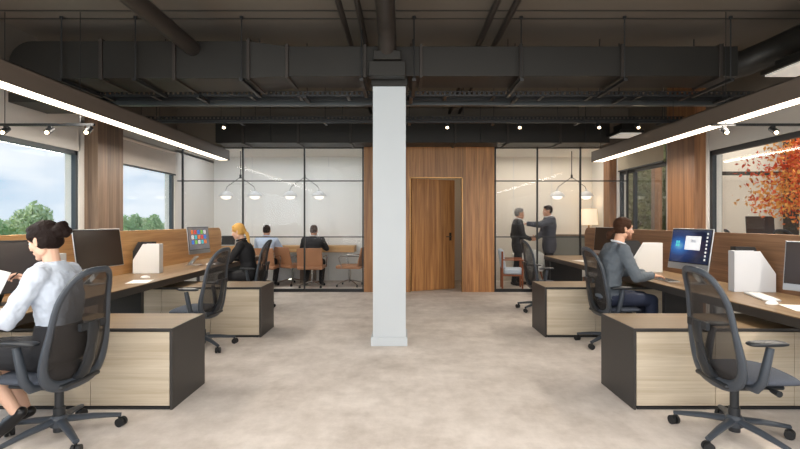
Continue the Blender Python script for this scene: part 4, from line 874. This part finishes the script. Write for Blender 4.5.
# trees
def leaves(c, rad, n, size, seed, clumps=14, flat=1.0):
    rnd = random.Random(seed); m = MB(); c = V(c); cl = []
    for _ in range(clumps):
        while True:
            p = V((rnd.uniform(-1, 1), rnd.uniform(-1, 1), rnd.uniform(-1, 1)))
            if p.length < 1: break
        cl.append((V((p.x*rad[0], p.y*rad[1], p.z*rad[2])), rnd.uniform(.25, .5)))
    for i in range(n):
        q, k = cl[i % clumps]; d = V((rnd.gauss(0, 1), rnd.gauss(0, 1), rnd.gauss(0, 1))); d = d.normalized()*rnd.random()**.5*k; p = c+q+V((d.x*rad[0], d.y*rad[1], d.z*rad[2]*flat))
        a = V((rnd.gauss(0, 1), rnd.gauss(0, 1), rnd.gauss(0, .6))).normalized(); b = a.orthogonal(); b.rotate(Matrix.Rotation(rnd.uniform(0, 6.28), 3, a)); w = a.cross(b); s = size*rnd.uniform(.6, 1.3)
        m.add([p-b*s, p+w*s*.45, p+b*s, p-w*s*.45], [(0, 1, 2, 3)])
    return m, [c+q for q, _ in cl]
def tree(name, label, base_, hgt, rad, n, size, seed, mats, trunk='bark', tr=.12, clumps=16):
    r = thing(name, label, 'tree', base_); c = V((0, 0, hgt-rad[2])); k = len(mats); allc = []
    for i, mt in enumerate(mats):
        m, cs = leaves(c, rad, n//k, size, seed+i*17, clumps); m.obj('foliage', mt, r); allc += cs
    t = MB(); t.tube([(0, 0, 0), (tr*.5, 0, hgt*.3), (0, tr*.3, max(hgt*.5, c.z))], [tr, tr*.8, tr*.45], 10)
    for q in allc[:26]: t.tube([(0, 0, max(.1, c.z-rad[2]*.7)), lerp((0, 0, c.z), q, .55)-V((0, 0, rad[2]*.1)), q], [tr*.4, tr*.2, tr*.06], 6)
    t.obj('trunk', trunk, r, smooth=True)
o = struct('ground', Bx(-160, -4.7, -60, 200, -2.1, -2), 'grass'); 
for i, (px, y, z, h, rx, mt) in enumerate(((36, 24, -2, 4.05, .95, 'leaf_pale'), (12, 29, -2, 3.3, 1.5, 'leaf_pale'), (24, 37, -2, 3.3, 2.0, 'leaf_green'), (66, 33, -2, 3.2, 1.7, 'leaf_pale'), (-12, 22, -2, 3.4, 1.4, 'leaf_green'), (128, 38, -2, 3.4, 1.3, 'leaf_green'), (147, 43, -2, 4.1, 1.3, 'leaf_green'), (136, 52, -2, 3.6, 2.4, 'leaf_pale'), (160, 48, -2, 3.4, 1.4, 'leaf_pale'))):
    labs = ['tallest pale green tree outside the left window, right of centre', 'pale bushy tree outside the left window near the picture edge', 'darker low tree outside the left window between two paler ones', 'low pale tree outside the left window beside the wood column', 'bushy green tree at the picture edge outside the left window', 'green tree at the left side of the second left window', 'tallest green tree in the second left window', 'broad pale tree behind the trees in the second left window', 'low pale tree at the right side of the second left window']
    tree('leafy_tree', labs[i], ((px-403)*y/480, y, z), h, (rx, rx, h*.42), 7000, .10, 100+i, [mt], tr=.16)
tree('maple_reflection', 'tall tree with red and orange autumn leaves standing in for a reflection in the right window', (7.1, 8.2, .14), 2.82, (1.1, .6, .80), 6600, .030, 5, ['leaf_red', 'leaf_orange', 'leaf_yellow'], 'bark_dark', .035, 34)  # solid tree added in place of a reflection in the glass
# yard behind the far right window
for i, (x, y) in enumerate(((5.55, 9.5), (5.6, 10.6))):
    o = Bx(-.08, .08, -.08, .08, 0, 2.9).obj('timber_post', 'walnut_red', bevel=.004); o.location = (x, y, 0); tag(o, ['nearer timber post behind the far right window', 'farther timber post behind the far right window'][i], 'post')

struct('ground_yard', Bx(4.7, 20, 12.1, 40, -.1, 0), 'grass')
tree('leafy_tree', 'olive green tree with slender trunk seen in the far right window, left one', (6.3, 13.2, 0), 3.3, (.75, .7, 1.4), 4200, .07, 300, ['leaf_olive'], tr=.05)
tree('leafy_tree', 'olive green tree with slender trunk seen in the far right window, right one', (8.0, 14.4, 0), 3.6, (.9, .7, 1.5), 4200, .07, 301, ['leaf_olive'], tr=.05)
r = thing('timber_fence', 'tall weathered timber fence behind the olive trees, seen in the far right window', 'fence', (8.2, 16.5, 0))
Bx(-3, 3, -.03, .03, .05, 3.4).obj('fence_boards', 'walnut_grey', r)
for x in (-2.9, -1, 1, 2.9): Bx(x-.06, x+.06, -.1, -.031, 0, 3.5).obj('fence_post', 'walnut_grey', r, bevel=.004)
